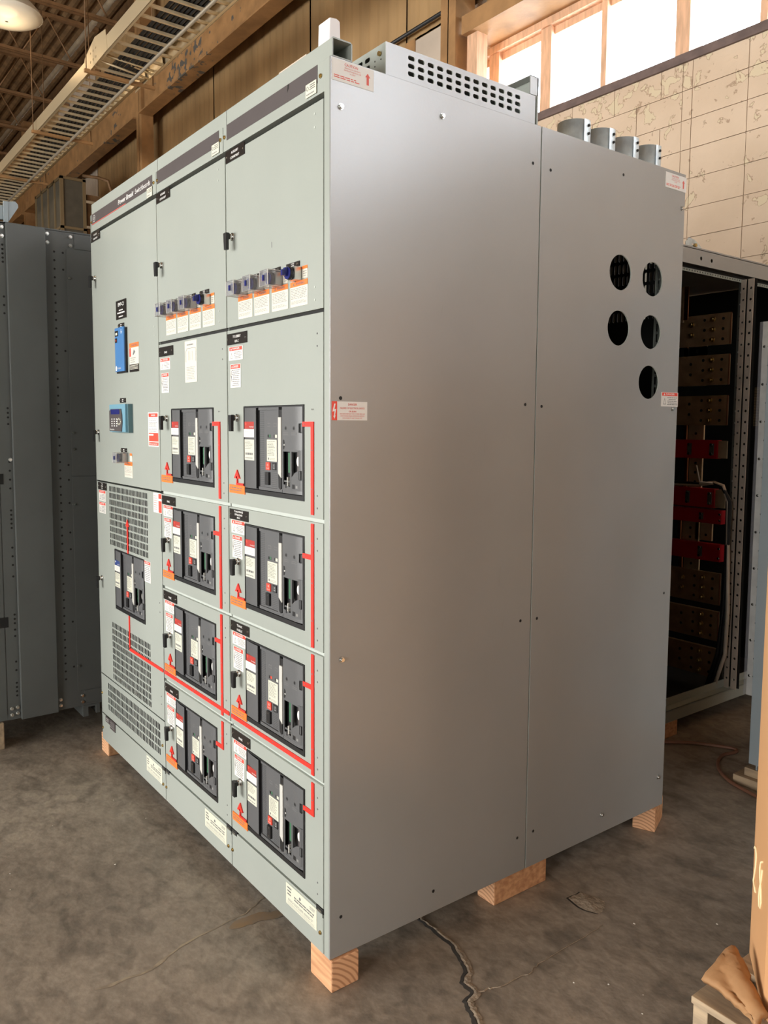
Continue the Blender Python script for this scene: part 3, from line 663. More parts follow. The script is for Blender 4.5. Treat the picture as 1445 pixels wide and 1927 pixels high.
# ---- section 1 upper door
d = plain_door(-1.8565, -1.1205, 1.2515, 2.286); latch(-1.812, 2.105, d); latch(-1.812, 1.458, d); nameplate(-1.851, -1.735, 2.258, 2.296, ['AUXILIARY', 'COMPARTMENT'], d)
b = FM(); b.box(-1.557, -1.440, 1.906, 1.979, .0002, .002, 'nameplate'); b.text('EMP-C1', -1.4985, 1.956, .014, .0024, 'ink_white', bold=True, width=.066)
b.lines(-1.52, -1.477, 1.937, 1.944, 1, .0024, 'ink_white', .6, 0, 'C'); b.lines(-1.54, -1.458, 1.926, 1.934, 1, .0024, 'ink_white', .7, 0, 'C'); b.lines(-1.525, -1.475, 1.912, 1.919, 1, .0024, 'ink_white', .6, 0, 'C'); b.build('nameplate', d, 'large black nameplate reading EMP-C1')
for z in (1.880, 1.587, 1.389):
    x = -1.5 if z < 1.7 else -1.502
    b = FM(); b.box(x-.033, x+.033, z-.009, z+.009, .0002, .002, 'nameplate'); b.cyl(x-.028, z, .004, .002, .004, 'chrome', 8); b.cyl(x+.028, z, .004, .002, .004, 'chrome', 8); b.lines(x-.01, x+.01, z-.006, z+.006, 2, .0024, 'ink_white', .5, .2, 'C'); b.build('tag_plate', d, 'tiny black tag plate')
b = FM(); b.box(-1.545, -1.437, 1.694, 1.868, 0, .008, 'black'); b.build('meter_housing', d, 'black meter housing')
b = FM(); b.box(-1.545, -1.441, 1.700, 1.871, .008, .013, 'meter_blue'); b.box(-1.543, -1.505, 1.838, 1.860, .013, .0134, 'black'); b.box(-1.543, -1.518, 1.814, 1.831, .013, .0134, 'black'); b.rect(-1.535, -1.515, 1.843, 1.852, .0137, 'cream'); b.rect(-1.536, -1.526, 1.819, 1.826, .0137, 'breaker_red')
b.cyl(-1.532, 1.713, .0075, .013, .0136, 'ink_white', 14, sy=1.3); b.text('Multilin', -1.498, 1.710, .007, .0136, 'ink_white', width=.036); b.lines(-1.475, -1.458, 1.845, 1.862, 3, .0136, 'ink_white', .4, .4); b.build('power_meter', d, 'blue power meter with small displays')
b = FM(); b.box(-1.416, -1.315, 1.693, 1.803, .0002, .001, 'paper_warm'); b.rect(-1.416, -1.315, 1.786, 1.803, .0013, 'orange'); b.text('WARNING', -1.36, 1.790, .009, .0016, 'ink', bold=True, width=.068); b.rect(-1.415, -1.399, 1.752, 1.785, .0013, 'label_red')
b.prism([(-1.38, 1.758), (-1.371, 1.757), (-1.352, 1.768), (-1.366, 1.778), (-1.372, 1.770)], .001, .0014, 'ink'); b.lines(-1.405, -1.33, 1.727, 1.75, 3, .0013, 'ink_light', .35, .5); b.rect(-1.416, -1.315, 1.693, 1.722, .0013, 'nameplate'); b.lines(-1.412, -1.32, 1.702, 1.72, 4, .0016, 'paper_warm', .35, .05, words=False); b.build('warning_label', d, 'tall arc flash warning label')
# protective relay, blue casing
b = FM(); b.box(-1.585, -1.395, 1.460, 1.571, 0, .018, 'relay_side'); b.box(-1.590, -1.405, 1.463, 1.571, .018, .026, 'relay_blue')
b.prism([(-1.585, 1.466), (-1.445, 1.464), (-1.436, 1.50), (-1.438, 1.53), (-1.448, 1.553), (-1.565, 1.553), (-1.585, 1.545)], .026, .029, 'band'); b.rect(-1.565, -1.462, 1.532, 1.551, .0295, 'navy')
for i in range(3):
    for j in range(4): b.rect(-1.558+.028*i, -1.546+.028*i, 1.484+.009*j, 1.488+.009*j, .0295, 'ink_white')
for k in range(8):
    a = k*math.pi/4; b.cyl(-1.468+.018*math.cos(a), 1.503+.011*math.sin(a), .0035, .029, .0305, 'cream', 8)
b.text('Multilin', -1.55, 1.469, .006, .0295, 'ink_white', width=.05)
b.build('protection_relay', d, 'blue and black protection relay with keypad')
b = FM(); b.box(-1.231, -1.131, 1.412, 1.537, .0002, .001, 'paper_white'); b.rect(-1.225, -1.137, 1.520, 1.533, .0013, 'label_red'); b.text('DANGER', -1.18, 1.5235, .006, .0016, 'ink_white', bold=True, width=.04); b.lines(-1.224, -1.138, 1.466, 1.515, 9, .0013, 'ink_light', .3, .2); b.rect(-1.225, -1.134, 1.431, 1.462, .0013, 'label_red'); b.rect(-1.225, -1.180, 1.452, 1.458, .0016, 'paper_white'); b.rect(-1.225, -1.134, 1.416, 1.428, .0013, 'label_red'); b.lines(-1.222, -1.138, 1.418, 1.427, 2, .0016, 'paper_white', .3, .05); b.build('danger_label', d, 'white and red danger instruction label')
selector(-1.478, 1.361, d, cover=True); wlabel(-1.498, -1.408, 1.283, 1.345, d, top=.015)
b = FM(); b.box(-1.434, -1.41, 1.348, 1.378, .0002, .001, 'paper_warm'); b.rect(-1.434, -1.41, 1.370, 1.379, .0013, 'orange'); b.build('small_notice', d)
for z in (1.845, 1.813): put('rivet', rivlm, d, loc=(-1.155, 0, z))

# ---- circuit breakers -------------------------------------------------
def breaker_meshes(blue=False):
    P = {}
    b = FM(); b.plate(sq(-.0025, .337, -.005, .2475), [sq(.0015, .330, .008, .2435)], -.02, .0025, 'black'); b.rect(-.0025, .337, -.005, .2475, -.02, 'black'); P['bezel'] = b
    # left raised cover, profile bulges to the right and ends in a step
    b = FM(); n = 8; pr = [(.002+.078*i/n, .010+.0085*math.sin(math.pi*.5*min(1, i/n*1.3))) for i in range(n+1)]
    pts = [(u, v, c) for v in (.012, .2425) for u, c in pr]; k = n+1
    b.add(pts, [(i, i+1, k+i+1, k+i) for i in range(n)], 'breaker_grey', smooth=True)
    b.add([(.080, .012, -.012), (.080, .2425, -.012), (.080, .2425, .0185), (.080, .012, .0185)], [(0, 1, 2, 3)], 'black')  # step wall coloured black, its shade put into the colour
    b.box(.002, .08, .010, .012, -.01, .010, 'breaker_dark'); b.box(.002, .08, .2425, .2435, -.01, .010, 'breaker_dark')
    b.box(.080, .088, .018, .236, -.012, .0025, 'black')  # groove floor in black carries painted shade too
    P['side_cover'] = b
    b = FM(); b.box(.08, .204, .010, .2435, -.01, .0015, 'breaker_grey'); b.box(.088, .204, .236, .2435, .0015, .011, 'breaker_grey'); b.box(.088, .204, .010, .0185, .0015, .011, 'breaker_grey'); b.box(.196, .204, .0185, .236, .0015, .011, 'breaker_grey'); b.box(.222, .2245, .0185, .2435, .0015, .011, 'breaker_grey'); b.box(.204, .222, .010, .02, .0015, .011, 'breaker_grey')
    for i in range(40): b.box(.0885, .112, .022+.0053*i, .0245+.0053*i, .0015, .0022, 'breaker_dark')
    for i in range(13): b.box(.155, .195, .022+.0053*i, .0245+.0053*i, .0015, .0022, 'breaker_dark')
    P['front_plate'] = b
    b = FM(); n = 8; k = n+1
    pr = [(.2245+.106*i/n, .012-(0 if i < 5 else .014*((i-5)/3)**2)) for i in range(n+1)]
    zt = .2435
    def strip_(v0, v1, lo=0, hi=n): 
        q = pr[lo:hi+1]; kk = len(q); b.add([(u, v, c) for v in (v0, v1) for u, c in q], [(i, i+1, kk+i+1, kk+i) for i in range(kk-1)], 'breaker_grey', smooth=True)
    strip_(.128, zt); strip_(.010, .020)
    b.box(.2245, .229, .020, .128, .006, .012, 'breaker_grey'); b.box(.2655, .2735, .020, .128, .000, .0119, 'breaker_grey'); b.box(.309, .318, .020, .128, .004, .0115, 'breaker_grey')
    b.add([(.318, .020, .0107), (.3305, .020, -.002), (.3305, .128, -.002), (.318, .128, .0107)], [(0, 1, 2, 3)], 'breaker_grey')
    b.rect(.2245, .3305, .012, .128, -.012, 'black')
    b.box(.229, .2655, .123, .128, .006, .012, 'breaker_grey'); b.box(.2735, .309, .123, .128, .006, .012, 'breaker_grey')
    b.quad([(.2735, .020, .0115), (.309, .020, .0115), (.309, .074, .0115), (.292, .068, .0115), (.2735, .055, .0115)], 'breaker_grey'); b.quad([(.229, .020, .0112), (.2655, .020, .0112), (.2655, .028, .0112), (.229, .034, .0112)], 'breaker_grey')
    b.box(.232, .262, .040, .045, -.005, .010, 'breaker_grey'); b.box(.248, .252, .030, .054, -.005, .011, 'handle_grey')
    b.rect(.276, .29, .024, .036, .0119, 'black'); b.rect(.2395, .246, .024, .038, .0119, 'black'); b.rect(.295, .304, .026, .033, .0119, 'ink_light')
    b.prism([(.228, .128), (.235, .130), (.238, .137), (.234, .141), (.238, .146), (.235, .154), (.228, .155)], .012, .0124, 'black'); b.rect(.232, .237, .139, .143, .0127, 'handle_grey')
    P['trip_unit_cover'] = b
    b = FM(); b.rect(.249, .2645, .066, .120, .004, 'green_ind'); P['circuit_board'] = b
    b = FM(); b.rect(.294, .308, .062, .123, .001, 'band'); b.cyl(.301, .098, .008, .001, .004, 'paper_white', 14, sy=1.6); P['rotary_dial'] = b
    b = FM()
    for u in (.243, .286):
        b.cyl(u, .186, .0062, .012, .0126, 'breaker_dark', 14); b.cyl(u, .186, .004, .0126, .0129, 'black', 12); b.lines(u-.014, u+.014, .166, .176, 2, .0123, 'ink', .4, .2, 'C')
    P['test_ports'] = b
    b = FM()
    for v in (.174, .049): b.plate(sq(.311, .321, v, v+.025), [sq(.3125, .3195, v+.0015, v+.0235)], .009, .0128, 'black')
    P['cover_hinge'] = b
    b = FM(); b.box(.205, .221, .214, .236, .002, .009, 'black'); P['handle_cap'] = b
    b = FM(); b.prism([(.203, .062), (.221, .050), (.2215, .024), (.214, .018), (.205, .024)], .003, .015, 'black'); P['handle_grip'] = b
    b = FM(); b.prism([(.2035, .062), (.2205, .0495), (.2205, .2155), (.2045, .2155)], .004, .016, 'handle_grey'); P['charging_handle'] = b
    b = FM(); b.box(.009, .067, .183, .2035, .0145, .0185, 'breaker_blue' if blue else 'breaker_red'); b.cyl(.017, .197, .004, .0185, .019, 'label_red' if not blue else 'ink_white', 10); b.text('Power Break II', .052, .187, .004, .0189, 'ink_white', width=.026); P['brand_label'] = b
    b = FM(); b.box(.0045, .068, .1585, .182, .0145, .0187, 'paper_white'); b.lines(.012, .06, .163, .178, 3, .019, 'ink_light', .12, .3); P['rating_label'] = b
    b = FM(); b.box(.009, .068, .092, .152, .0145, .0187, 'cream'); b.lines(.013, .06, .124, .149, 6, .019, 'ink', .3, .4); b.lines(.014, .062, .104, .117, 1, .019, 'ink', .5, .1); b.lines(.013, .06, .095, .102, 1, .019, 'ink_light', .4, .1); P['data_label'] = b
    b = FM(); b.box(.130, .186, .093, .1535, .0015, .0035, 'cream'); b.lines(.134, .182, .108, .150, 10, .0039, 'ink', .32, .35); b.cyl(.139, .100, .0035, .0035, .0039, 'ink', 10); b.lines(.146, .18, .096, .103, 2, .0039, 'ink_light', .35, .3); P['instruction_label'] = b
    b = FM()
    for u in (.1315, .1675): b.plate(sq(u, u+.0185, .190, .1995), [sq(u+.0015, u+.017, .1915, .198)], .0015, .002, 'ink')
    P['embossed_window'] = b
    b = FM(); b.box(.133, .151, .159, .1675, .0015, .002, 'black'); b.rect(.142, .151, .160, .1675, .0023, 'green_ind'); P['status_indicator'] = b
    b = FM(); b.box(.168, .187, .159, .1675, .0015, .002, 'black'); b.rect(.175, .187, .159, .1675, .0023, 'cream'); P['charge_indicator'] = b
    b = FM(); b.box(.1265, .149, .068, .0895, .0015, .008, 'label_red'); b.text('O', .138, .079, .006, .0084, 'ink_white'); b.text('PUSH OFF', .138, .0715, .0028, .0084, 'ink_white', width=.015); P['off_button'] = b
    b = FM(); b.box(.160, .182, .069, .0895, .0015, .0055, 'black'); b.rect(.163, .179, .072, .0865, .0057, 'breaker_dark'); b.text('I', .171, .079, .006, .006, 'ink_white'); b.text('ON', .171, .073, .003, .006, 'ink_white'); P['on_button'] = b
    b = FM(); b.box(.126, .147, .026, .062, .0015, .014, 'black'); b.cyl(.1365, .056, .0022, .014, .0145, 'chrome', 8); b.cyl(.1365, .032, .0022, .014, .0145, 'chrome', 8); P['padlock_hasp'] = b
    for k, v in P.items():
        if k != 'bezel': v.v = [(x, (y*.5+.004), z) for x, y, z in v.v]
    return {k: v.mesh(k) for k, v in P.items()}
BK = breaker_meshes(); BKB = breaker_meshes(True)
r = FM(); r.box(.133, .151, .159, .1675, .0015, .002, 'black'); r.rect(.142, .151, .160, .1675, .0023, 'label_red'); r.v = [(x, y*.5+.004, z) for x, y, z in r.v]; red_ind = r.mesh('status_indicator')
PL = {'charging_handle': 'pale grey charging handle', 'off_button': 'red off button', 'on_button': 'black on button', 'brand_label': 'red label', 'status_indicator': 'green indicator window', 'instruction_label': 'cream instruction label', 'data_label': 'cream data label', 'rating_label': 'white rating label', 'handle_grip': 'black grip', 'circuit_board': 'green circuit board strip'}
def breaker(x, z, col, row, blue=False, red=False):
    src = BKB if blue else BK
    base = put('circuit_breaker', src['bezel'], sw, ('circuit breaker with blue label' if blue else None), loc=(x, 0, z-ZB))
    for k, me in src.items():
        if k == 'bezel': continue
        if k == 'status_indicator' and red: me = red_ind
        put(k, me, base, 'blue label' if blue and k == 'brand_label' else ('red indicator window' if red and k == 'status_indicator' else PL.get(k)))
# stickers for breaker doors, cached meshes with the breaker corner as origin
def cached(fn):
    b = FM(); fn(b); return b.mesh(fn.__name__)
def danger_label_top(b): dangerA(b, -.091, -.001, .212, .252, .0115)
def danger_label_low(b): dangerA(b, -.086, -.019, .137, .206, .013, tri=False); b.prism([(-.083, .17), (-.080, .188), (-.0785, .188), (-.08, .172), (-.077, .172), (-.081, .152), (-.0805, .166)], .001, .0014, 'ink')
def arrow_(b):
    b.prism([(-.0655, .034), (-.047, .060), (-.0285, .034)], .0002, .004, 'red'); b.box(-.0505, -.0445, .018, .040, .0002, .004, 'red'); b.cyl(-.0475, .030, .002, .004, .0045, 'ink', 6)
def arrow_foot(b): b.box(-.050, -.004, .0145, .0205, .0012, .005, 'red')
def orange_notice(b): b.box(-.099, .002, -.0115, .0135, .0002, .003, 'orange'); b.lines(-.092, -.01, -.006, .009, 2, .0034, 'ink', .35, .15)
M_d1 = cached(danger_label_top); M_d2 = cached(danger_label_low); M_ar = cached(arrow_); M_af = cached(arrow_foot); M_or = cached(orange_notice)
dotm = FM(); dotm.cyl(0, 0, .0022, 0, .0006, 'ink', 8); dotm = dotm.mesh('mimic_screw')
rows_ = [(1.2545, 1.775, 1.2995), (.9085, 1.2435, .9535), (.5615, .8975, .6065), (.2155, .5505, .2615)]
names3 = [['TO LIEBERT', 'UPS-C'], ['TO MAINTENANCE', 'BYPASS BOARD', 'MBS-C'], ['TO HVAC', 'PANEL-C'], ['SPARE']]
def mimic(b, x0, x1, z0, z1): b.box(x0, x1, z0, z1, .0002, .003, 'red')
for ci, (bx, x0, x1) in enumerate(((-1.006, -1.1155, -.5735), (-.459, -.5665, -.0315))):
    for ri, (z0, z1, bz) in enumerate(rows_):
        d = plain_door(x0, x1, z0, z1, hole=(bx-.004, bx+.337, bz-.004, bz+.2485))
        lz_ = bz+.215 if ri == 0 else bz+.128; latch(bx-.044, lz_, d)
        o = (bx, 0, bz)
        if ri == 0:
            put('danger_label', M_d1, d, 'white label with red DANGER bar', loc=(bx-.006, 0, bz+.174)); put('danger_label', M_d2, d, 'narrow white label with red DANGER bar', loc=(bx-.002, 0, bz+.168))
            nameplate(bx-.106, bx+.022, 1.732, 1.765, names3[0] if ci else ['SPARE'], d)
            b = None
        else:
            put('danger_label', M_d1, d, 'white label with red DANGER bar', loc=o); put('danger_label', M_d2, d, 'narrow white label with red DANGER bar', loc=o)
            nameplate(bx-.101, bx+.021, bz+.254, bz+.285, names3[ri] if ci else ['SPARE'], d)
        put('direction_arrow', M_ar, d, 'red arrow pointing up', loc=o); put('arrow_foot', M_af, d, 'red foot of the arrow', loc=o); put('orange_notice', M_or, d, 'orange notice sticker', loc=o)
        breaker(bx, bz, ci, ri, red=(ci == 1 and ri == 2))
        # mimic bus on this door
        vx = bx+.372; b = FM(); st = bz+.2-.003
        if ri == 0: mimic(b, bx+.331, vx+.013, st-.0065, st+.0065); mimic(b, vx, vx+.013, z0+.008, st-.0065)
        elif ri == 3: mimic(b, bx+.331, vx+.013, st-.0065, st+.0065); mimic(b, vx, vx+.013, st+.0065, z1-.006)
        else: mimic(b, bx+.331, vx, st-.0065, st+.0065); mimic(b, vx, vx+.013, z0+.004, z1-.004)
        if ri == 2:
            mimic(b, x0+.006, vx, .5785, .591)
            if ci == 0: mimic(b, vx+.013, x1-.004, .5785, .591)
        b.build('mimic_bus', d, 'red mimic bus strip')
        for zz in [bz+.03, bz+.13, bz+.235]: put('mimic_screw', dotm, d, loc=(vx+.0065, -.003, zz)) if not (ri == 3 and zz < st) else None
        put('mimic_screw', dotm, d, loc=(bx+.34, -.003, st)); 
        if ri == 2:
            for q in range(4): put('mimic_screw', dotm, d, loc=(x0+.02+.125*q, -.003, .585))
        rx = x1-.028
        for zz in ((bz+.425, bz+.394) if ri == 0 else (bz+.249, bz+.218))+(bz+.014, bz-.018): put('rivet', rivetm, d, loc=(rx, 0, zz))
        if ri == 0 and ci == 0:
            b = FM(); b.box(-.885, -.790, 1.633, 1.769, .0002, .001, 'paper_warm'); b.lines(-.868, -.815, 1.752, 1.760, 1, .0014, 'ink_light', .5, .1, 'C')
            b.plate([(-.877, 1.70), (-.877, 1.735), (-.868, 1.745), (-.80, 1.745), (-.796, 1.738), (-.796, 1.70), (-.7975, 1.70), (-.7975, 1.737), (-.801, 1.7435), (-.867, 1.7435), (-.8755, 1.734), (-.8755, 1.70)], [], .001, .0014, 'ink_light')
            for q in (-.855, -.845, -.825): b.rect(q, q+.0015, 1.705, 1.735, .0014, 'ink_light')
            b.lines(-.872, -.80, 1.642, 1.685, 8, .0014, 'ink_light', .25, .3); b.build('wiring_diagram', d, 'cream paper wiring diagram')
    # rails showing in the gaps between doors
    for zc in (1.780, 1.249, .903, .556):
        b = FM(); b.box(x0, x1+.003, zc-.0065, zc+.0065, -.022, -.008, 'paint_edge' if zc < 1.7 else 'dark_gap'); sp(b, 'door_rail')
    b = FM(); b.box(x0, x1, .207, .215, -.03, -.012, 'paint'); sp(b, 'door_rail')
# ---- section 1 lower door with vents
bx, bz = -1.636, .7275
vh = []
def vrows(z1, nrow, x0, x1, nx, pitch=.0282, w=.0098, h=.0225):
    o = []
    for j in range(nrow):
        for i in range(nx):
            o.append((x0+(x1-x0)*i/(nx-1), z1-pitch*j, w, h))
    return o
vA = vrows(1.2235, 9, -1.690, -1.264, 28); vB = vrows(.643, 9, -1.689, -1.260, 28)
def rs(t): a, c, w, h = t; return [(a-w/2, c-h/2+.002), (a-w/2+.002, c-h/2), (a+w/2-.002, c-h/2), (a+w/2, c-h/2+.002), (a+w/2, c+h/2-.002), (a+w/2-.002, c+h/2), (a-w/2+.002, c+h/2), (a-w/2, c+h/2-.002)]
d = plain_door(-1.8565, -1.1205, .3945, 1.2445, hole=(bx-.004, bx+.333, bz-.004, bz+.2485), holes=[rs(t) for t in vA+vB])
breaker(bx, bz, 0, 0, blue=True); d_lower = d
latch(-1.812, .825, d); nameplate(-1.837, -1.725, 1.212, 1.243, ['MAIN', 'BREAKER', 'EMP-C'], d, .0055)
b = FM(); dangerA(b, -1.829, -1.742, 1.163, 1.2095, .0115); b.build('danger_label', d, 'white label with red DANGER bar')
b = FM(); dangerA(b, -1.829, -1.744, 1.111, 1.158, .0115); b.build('danger_label', d, 'white label with red DANGER bar')
b = FM(); b.box(-1.193, -1.112, 1.170, 1.243, .0002, .001, 'paper_white'); b.rect(-1.142, -1.114, 1.223, 1.241, .0013, 'label_red'); b.rect(-1.142, -1.114, 1.172, 1.215, .0013, 'label_red'); b.lines(-1.188, -1.148, 1.178, 1.235, 7, .0013, 'ink_red', .2, .3); b.build('inspection_label', d, 'white and red inspection label')
b = FM(); dangerA(b, -1.305, -1.235, .893, .974, .012, tri=False); b.build('danger_label', d, 'white label with red DANGER bar')
b = FM(); mimic(b, -1.4835, -1.4725, .976, 1.085); b.prism([(-1.496, 1.085), (-1.478, 1.114), (-1.460, 1.085)], .0002, .003, 'red'); mimic(b, -1.4835, -1.4725, .585, .722); mimic(b, -1.4835, -1.124, .5785, .591); b.build('mimic_bus', d, 'red mimic bus strip')
for zz in (.79, .76): pass
for zz in (.835, .80, .48, .45): put('rivet', rivetm, d, loc=(-1.15, 0, zz))
vC = vrows(.355, 4, -1.764, -1.174, 38, .0318, .0098, .0255)
d = plain_door(-1.8565, -1.1205, .2135, .3895, holes=[rs(t) for t in vC], name='vent_panel')
for sx, sz in ((-1.849, .302), (-1.144, .293)): put('brass_screw', screwm, d, loc=(sx, 0, sz))
# base plinth panels
for i, (x0, x1) in enumerate(((WX+.002, -1.1225), (-1.1185, -.5725), (-.5685, -.0305))):
    b = FM(); b.box(x0, x1-.006, ZB, .2065, -.02, 0, 'paint'); b.box(x1-.006, x1, ZB, .188, -.02, 0, 'paint')
    d = sp(b, 'base_panel', bevel=.001)
    px0, px1 = ((-1.315, -1.155), (-.772, -.608), (-.226, -.063))[i]
    b = FM(); b.box(px0, px1, .137, .199, .0002, .001, 'cream'); b.lines(px0+.008, px0+.035, .165, .193, 3, .0014, 'ink', .4, .4)
    b.lines(px0+.045, px1-.01, .163, .178, 2, .0014, 'ink', .45, .1); b.cyl((px0+px1)/2-.005, .184, .0045, .001, .0014, 'ink', 12); b.lines(px0+.012, px1-.012, .150, .158, 2, .0014, 'ink_light', .3, .1); b.lines(px0+.008, px1-.008, .139, .148, 2, .0014, 'ink_light', .12, .05, words=False)
    b.lines(px1-.035, px1-.008, .182, .192, 2, .0014, 'ink_light', .4, .2); b.build('rating_plate', d, 'cream printed rating plate')
    for sx in ((WX+.012, -1.144), (-1.113, -.593), (-.564, -.045))[i]: put('brass_screw', screwm, d, loc=(sx, 0, .143))
    b = FM(); ex = x1-.001; b.box(ex-.034, ex, .1985, .213, -.012, .0006, 'dark_gap'); b.box(ex-.022, ex-.004, .2015, .2085, .0006, .004, 'zinc'); b.build('door_hinge', d, 'small steel hinge')
    if i: 
        b = FM(); b.box(x0, x0+.034, .1985, .213, -.012, .0006, 'dark_gap'); b.box(x0+.008, x0+.028, .2015, .2085, .0006, .004, 'zinc'); b.build('door_hinge', d, 'small steel hinge')
    if i == 0:
        b = FM(); b.box(-1.808, -1.753, .184, .2085, .0002, .003, 'band'); b.lines(-1.80, -1.76, .188, .205, 2, .0034, 'ink_white', .2, .2); b.box(-1.749, -1.682, .170, .211, .0002, .003, 'band'); b.lines(-1.742, -1.69, .176, .205, 3, .0034, 'ink_light', .3, .2); b.build('rating_plate', d, 'two small dark plates')
# top channel, vent box, hubs ---------------------------------------------
b = MB('S'); b.plate([(.006, 2.377), (.006, 2.419), (.009, 2.422), (.060, 2.422), (.065, 2.418), (.065, 2.377)], [sq(.0095, .0615, 2.380, 2.4185)], WX+.0, -.002, 'paint', 'paint'); sp(b, 'top_channel', 'open-ended grey channel')
b = MB('S'); b.box(.0095, .0615, 2.378, 2.4185, WX+.1, -.12, 'interior'); sp(b, 'channel_bracing')
for x in (-.57, -1.115):
    b = FM(); b.box(x-.0006, x+.0006, 2.378, 2.421, -.0055, -.0050, 'ink'); sp(b, 'seam')
vs = [slot(.273+.0332*i, 2.452-.0197*j, .0225, .0115) for i in range(13) for j in range(3)]
b = MB('S'); b.plate([(.189, 2.376), (.189, 2.472), (.746, 2.472), (.746, 2.376)], vs, -.034, -.031, 'paint_side', 'paint_edge'); vb = sp(b, 'vent_housing', 'slotted ventilation housing')
vf = [slot(-.112-.033*i, 2.452-.0197*j, .0225, .0115) for i in range(40) for j in range(3)]
b = FM((0, .189, 0)); b.plate(sq(-1.79, -.034, 2.376, 2.472), vf, -.003, 0, 'paint', 'paint'); b.cyl(-.055, 2.449, .006, 0, .006, 'brass', 10); b.cyl(-.078, 2.438, .0022, 0, .0004, 'dark_gap', 8); b.cyl(-.078, 2.425, .0022, 0, .0004, 'dark_gap', 8); b.cyl(-.052, 2.435, .0022, 0, .0004, 'dark_gap', 8); b.build('vent_front', vb)
b = MB(); b.box(-1.79, -.034, .192, .746, 2.469, 2.472, 'paint'); b.box(-1.79, -.05, .21, .72, 2.378, 2.382, 'dark_gap'); b.box(-1.79, -.034, .743, .746, 2.378, 2.469, 'paint'); b.build('vent_top', vb)
b = MB(); b.box(-1.2, -.03, .752, .757, 2.372, 2.526, 'paint'); b.box(-1.2, -.03, .722, .757, 2.5245, 2.527, 'paint_side'); b.box(-.033, -.03, .722, .757, 2.474, 2.526, 'paint_side'); sp(b, 'baffle_plate', 'folded upright plate behind the vent')
for y in (1.003, 1.130, 1.258, 1.385):
    b = MB(); n = 26; rr = .053; v = []; 
    for z in (2.372, 2.468):
        for q, r_ in enumerate((rr, rr-.0035)):
            v += [(-.10+r_*math.cos(2*math.pi*k/n), y+r_*math.sin(2*math.pi*k/n), z) for k in range(n)]
    fs = []
    for k in range(n):
        j = (k+1) % n; fs += [(k, j, 2*n+j, 2*n+k), (n+k, n+j, 3*n+j, 3*n+k), (2*n+k, 2*n+j, 3*n+j, 3*n+k)]
    b.add(v, fs, 'galv', smooth=True)
    hub = sp(b, 'conduit_hub', 'galvanized conduit hub')
    b = MB(); a0 = -.25; v = []
    for k in range(6):
        a = a0+k*.11
        v += [(-.10+(rr+.003)*math.cos(a), y+(rr+.003)*math.sin(a), 2.372), (-.10+(rr+.003)*math.cos(a), y+(rr+.003)*math.sin(a), 2.468)]
    b.add(v, [(2*k, 2*k+2, 2*k+3, 2*k+1) for k in range(5)], 'galv', smooth=True); b.build('clamp_strap', hub)
    for z in (2.425, 2.450):
        b = MB(); p = Vector((-.10+(rr+.003)*math.cos(.08), y+(rr+.003)*math.sin(.08), z)); b.tube([p, p+Vector((.004, .0003, 0))], .0045, 'dark_gap', 8); b.build('clamp_screw', hub)

def thing(mb, name, label, cat, group=None, bevel=0, kind=None): return mb.build(name, None, label, cat, group, kind, bevel)
b = MB('S', (0, 0, 0)); b.prism([(.018, 2.4225), (.052, 2.4225), (.050, 2.480), (.040, 2.484), (.020, 2.482)], -.085, -.033, 'foam'); thing(b, 'foam_block', 'white foam block standing on the channel at the near top corner', 'foam block', bevel=.003)
b = MB(); b.box(-.27, -.13, .012, .06, 2.4225, 2.428, 'siding_pale'); thing(b, 'cardboard_strip', 'thin pale strip lying on the channel beside the white foam block', 'strip', bevel=.001)
b = MB(); rnd = random.Random(4); v = []
for j in range(5):
    for i in range(8):
        v.append((-1.83+.028*i+rnd.uniform(-.008, .008), .085+.022*j+rnd.uniform(-.004, .004), 2.395+.10*math.sin(math.pi*(i+.3)/8)*math.sin(math.pi*(j+.5)/5)+rnd.uniform(-.012, .016)))
b.add(v, [(j*8+i, j*8+i+1, j*8+i+9, j*8+i+8) for j in range(4) for i in range(7)], 'foam'); thing(b, 'crumpled_wrap', 'crumpled white wrapping on top of the far left end of the switchboard', 'wrapping')

# ------------------------------------------------------------------ timber blocks
def block(x0, x1, y0, y1, z0, z1, label, endaxis='x', rot=0, m='wood', cat='wood block', grp=None):
    cx, cy = (x0+x1)/2, (y0+y1)/2; me = bpy.data.meshes.new('wood_block')
    b = MB(); hx, hy = (x1-x0)/2, (y1-y0)/2; b.box(-hx, hx, -hy, hy, 0, z1-z0, m)
    me = b.mesh('wood_block'); me.materials.append(MT['wood_end'])
    for p in me.polygons:
        nx = abs(p.normal.x if endaxis == 'x' else p.normal.y)
        if nx > .9: p.material_index = 1
    o = put('wood_block', me, None, label, cat, grp, None, .004, (cx, cy, z0)); o.rotation_euler = (0, 0, rot); return o
block(-.098, .008, .001, .089, 0, .0885, 'cut timber block under the near front corner of the switchboard')
block(-.09, -.014, .62, .86, 0, .0885, 'long timber block under the joint of the two side panels', 'y')
block(-.093, -.011, 1.401, 1.541, 0, .0885, 'timber block with growth rings under the back corner of the switchboard', 'y', rot=.40)
block(-1.945, -1.851, .02, .26, 0, .0885, 'timber block under the far left front corner of the switchboard', 'y')
block(-2.36, -2.215, -.50, -.335, 0, .125, 'weathered block under the dark grey cabinet at the left edge', 'y', m='wood_pallet')

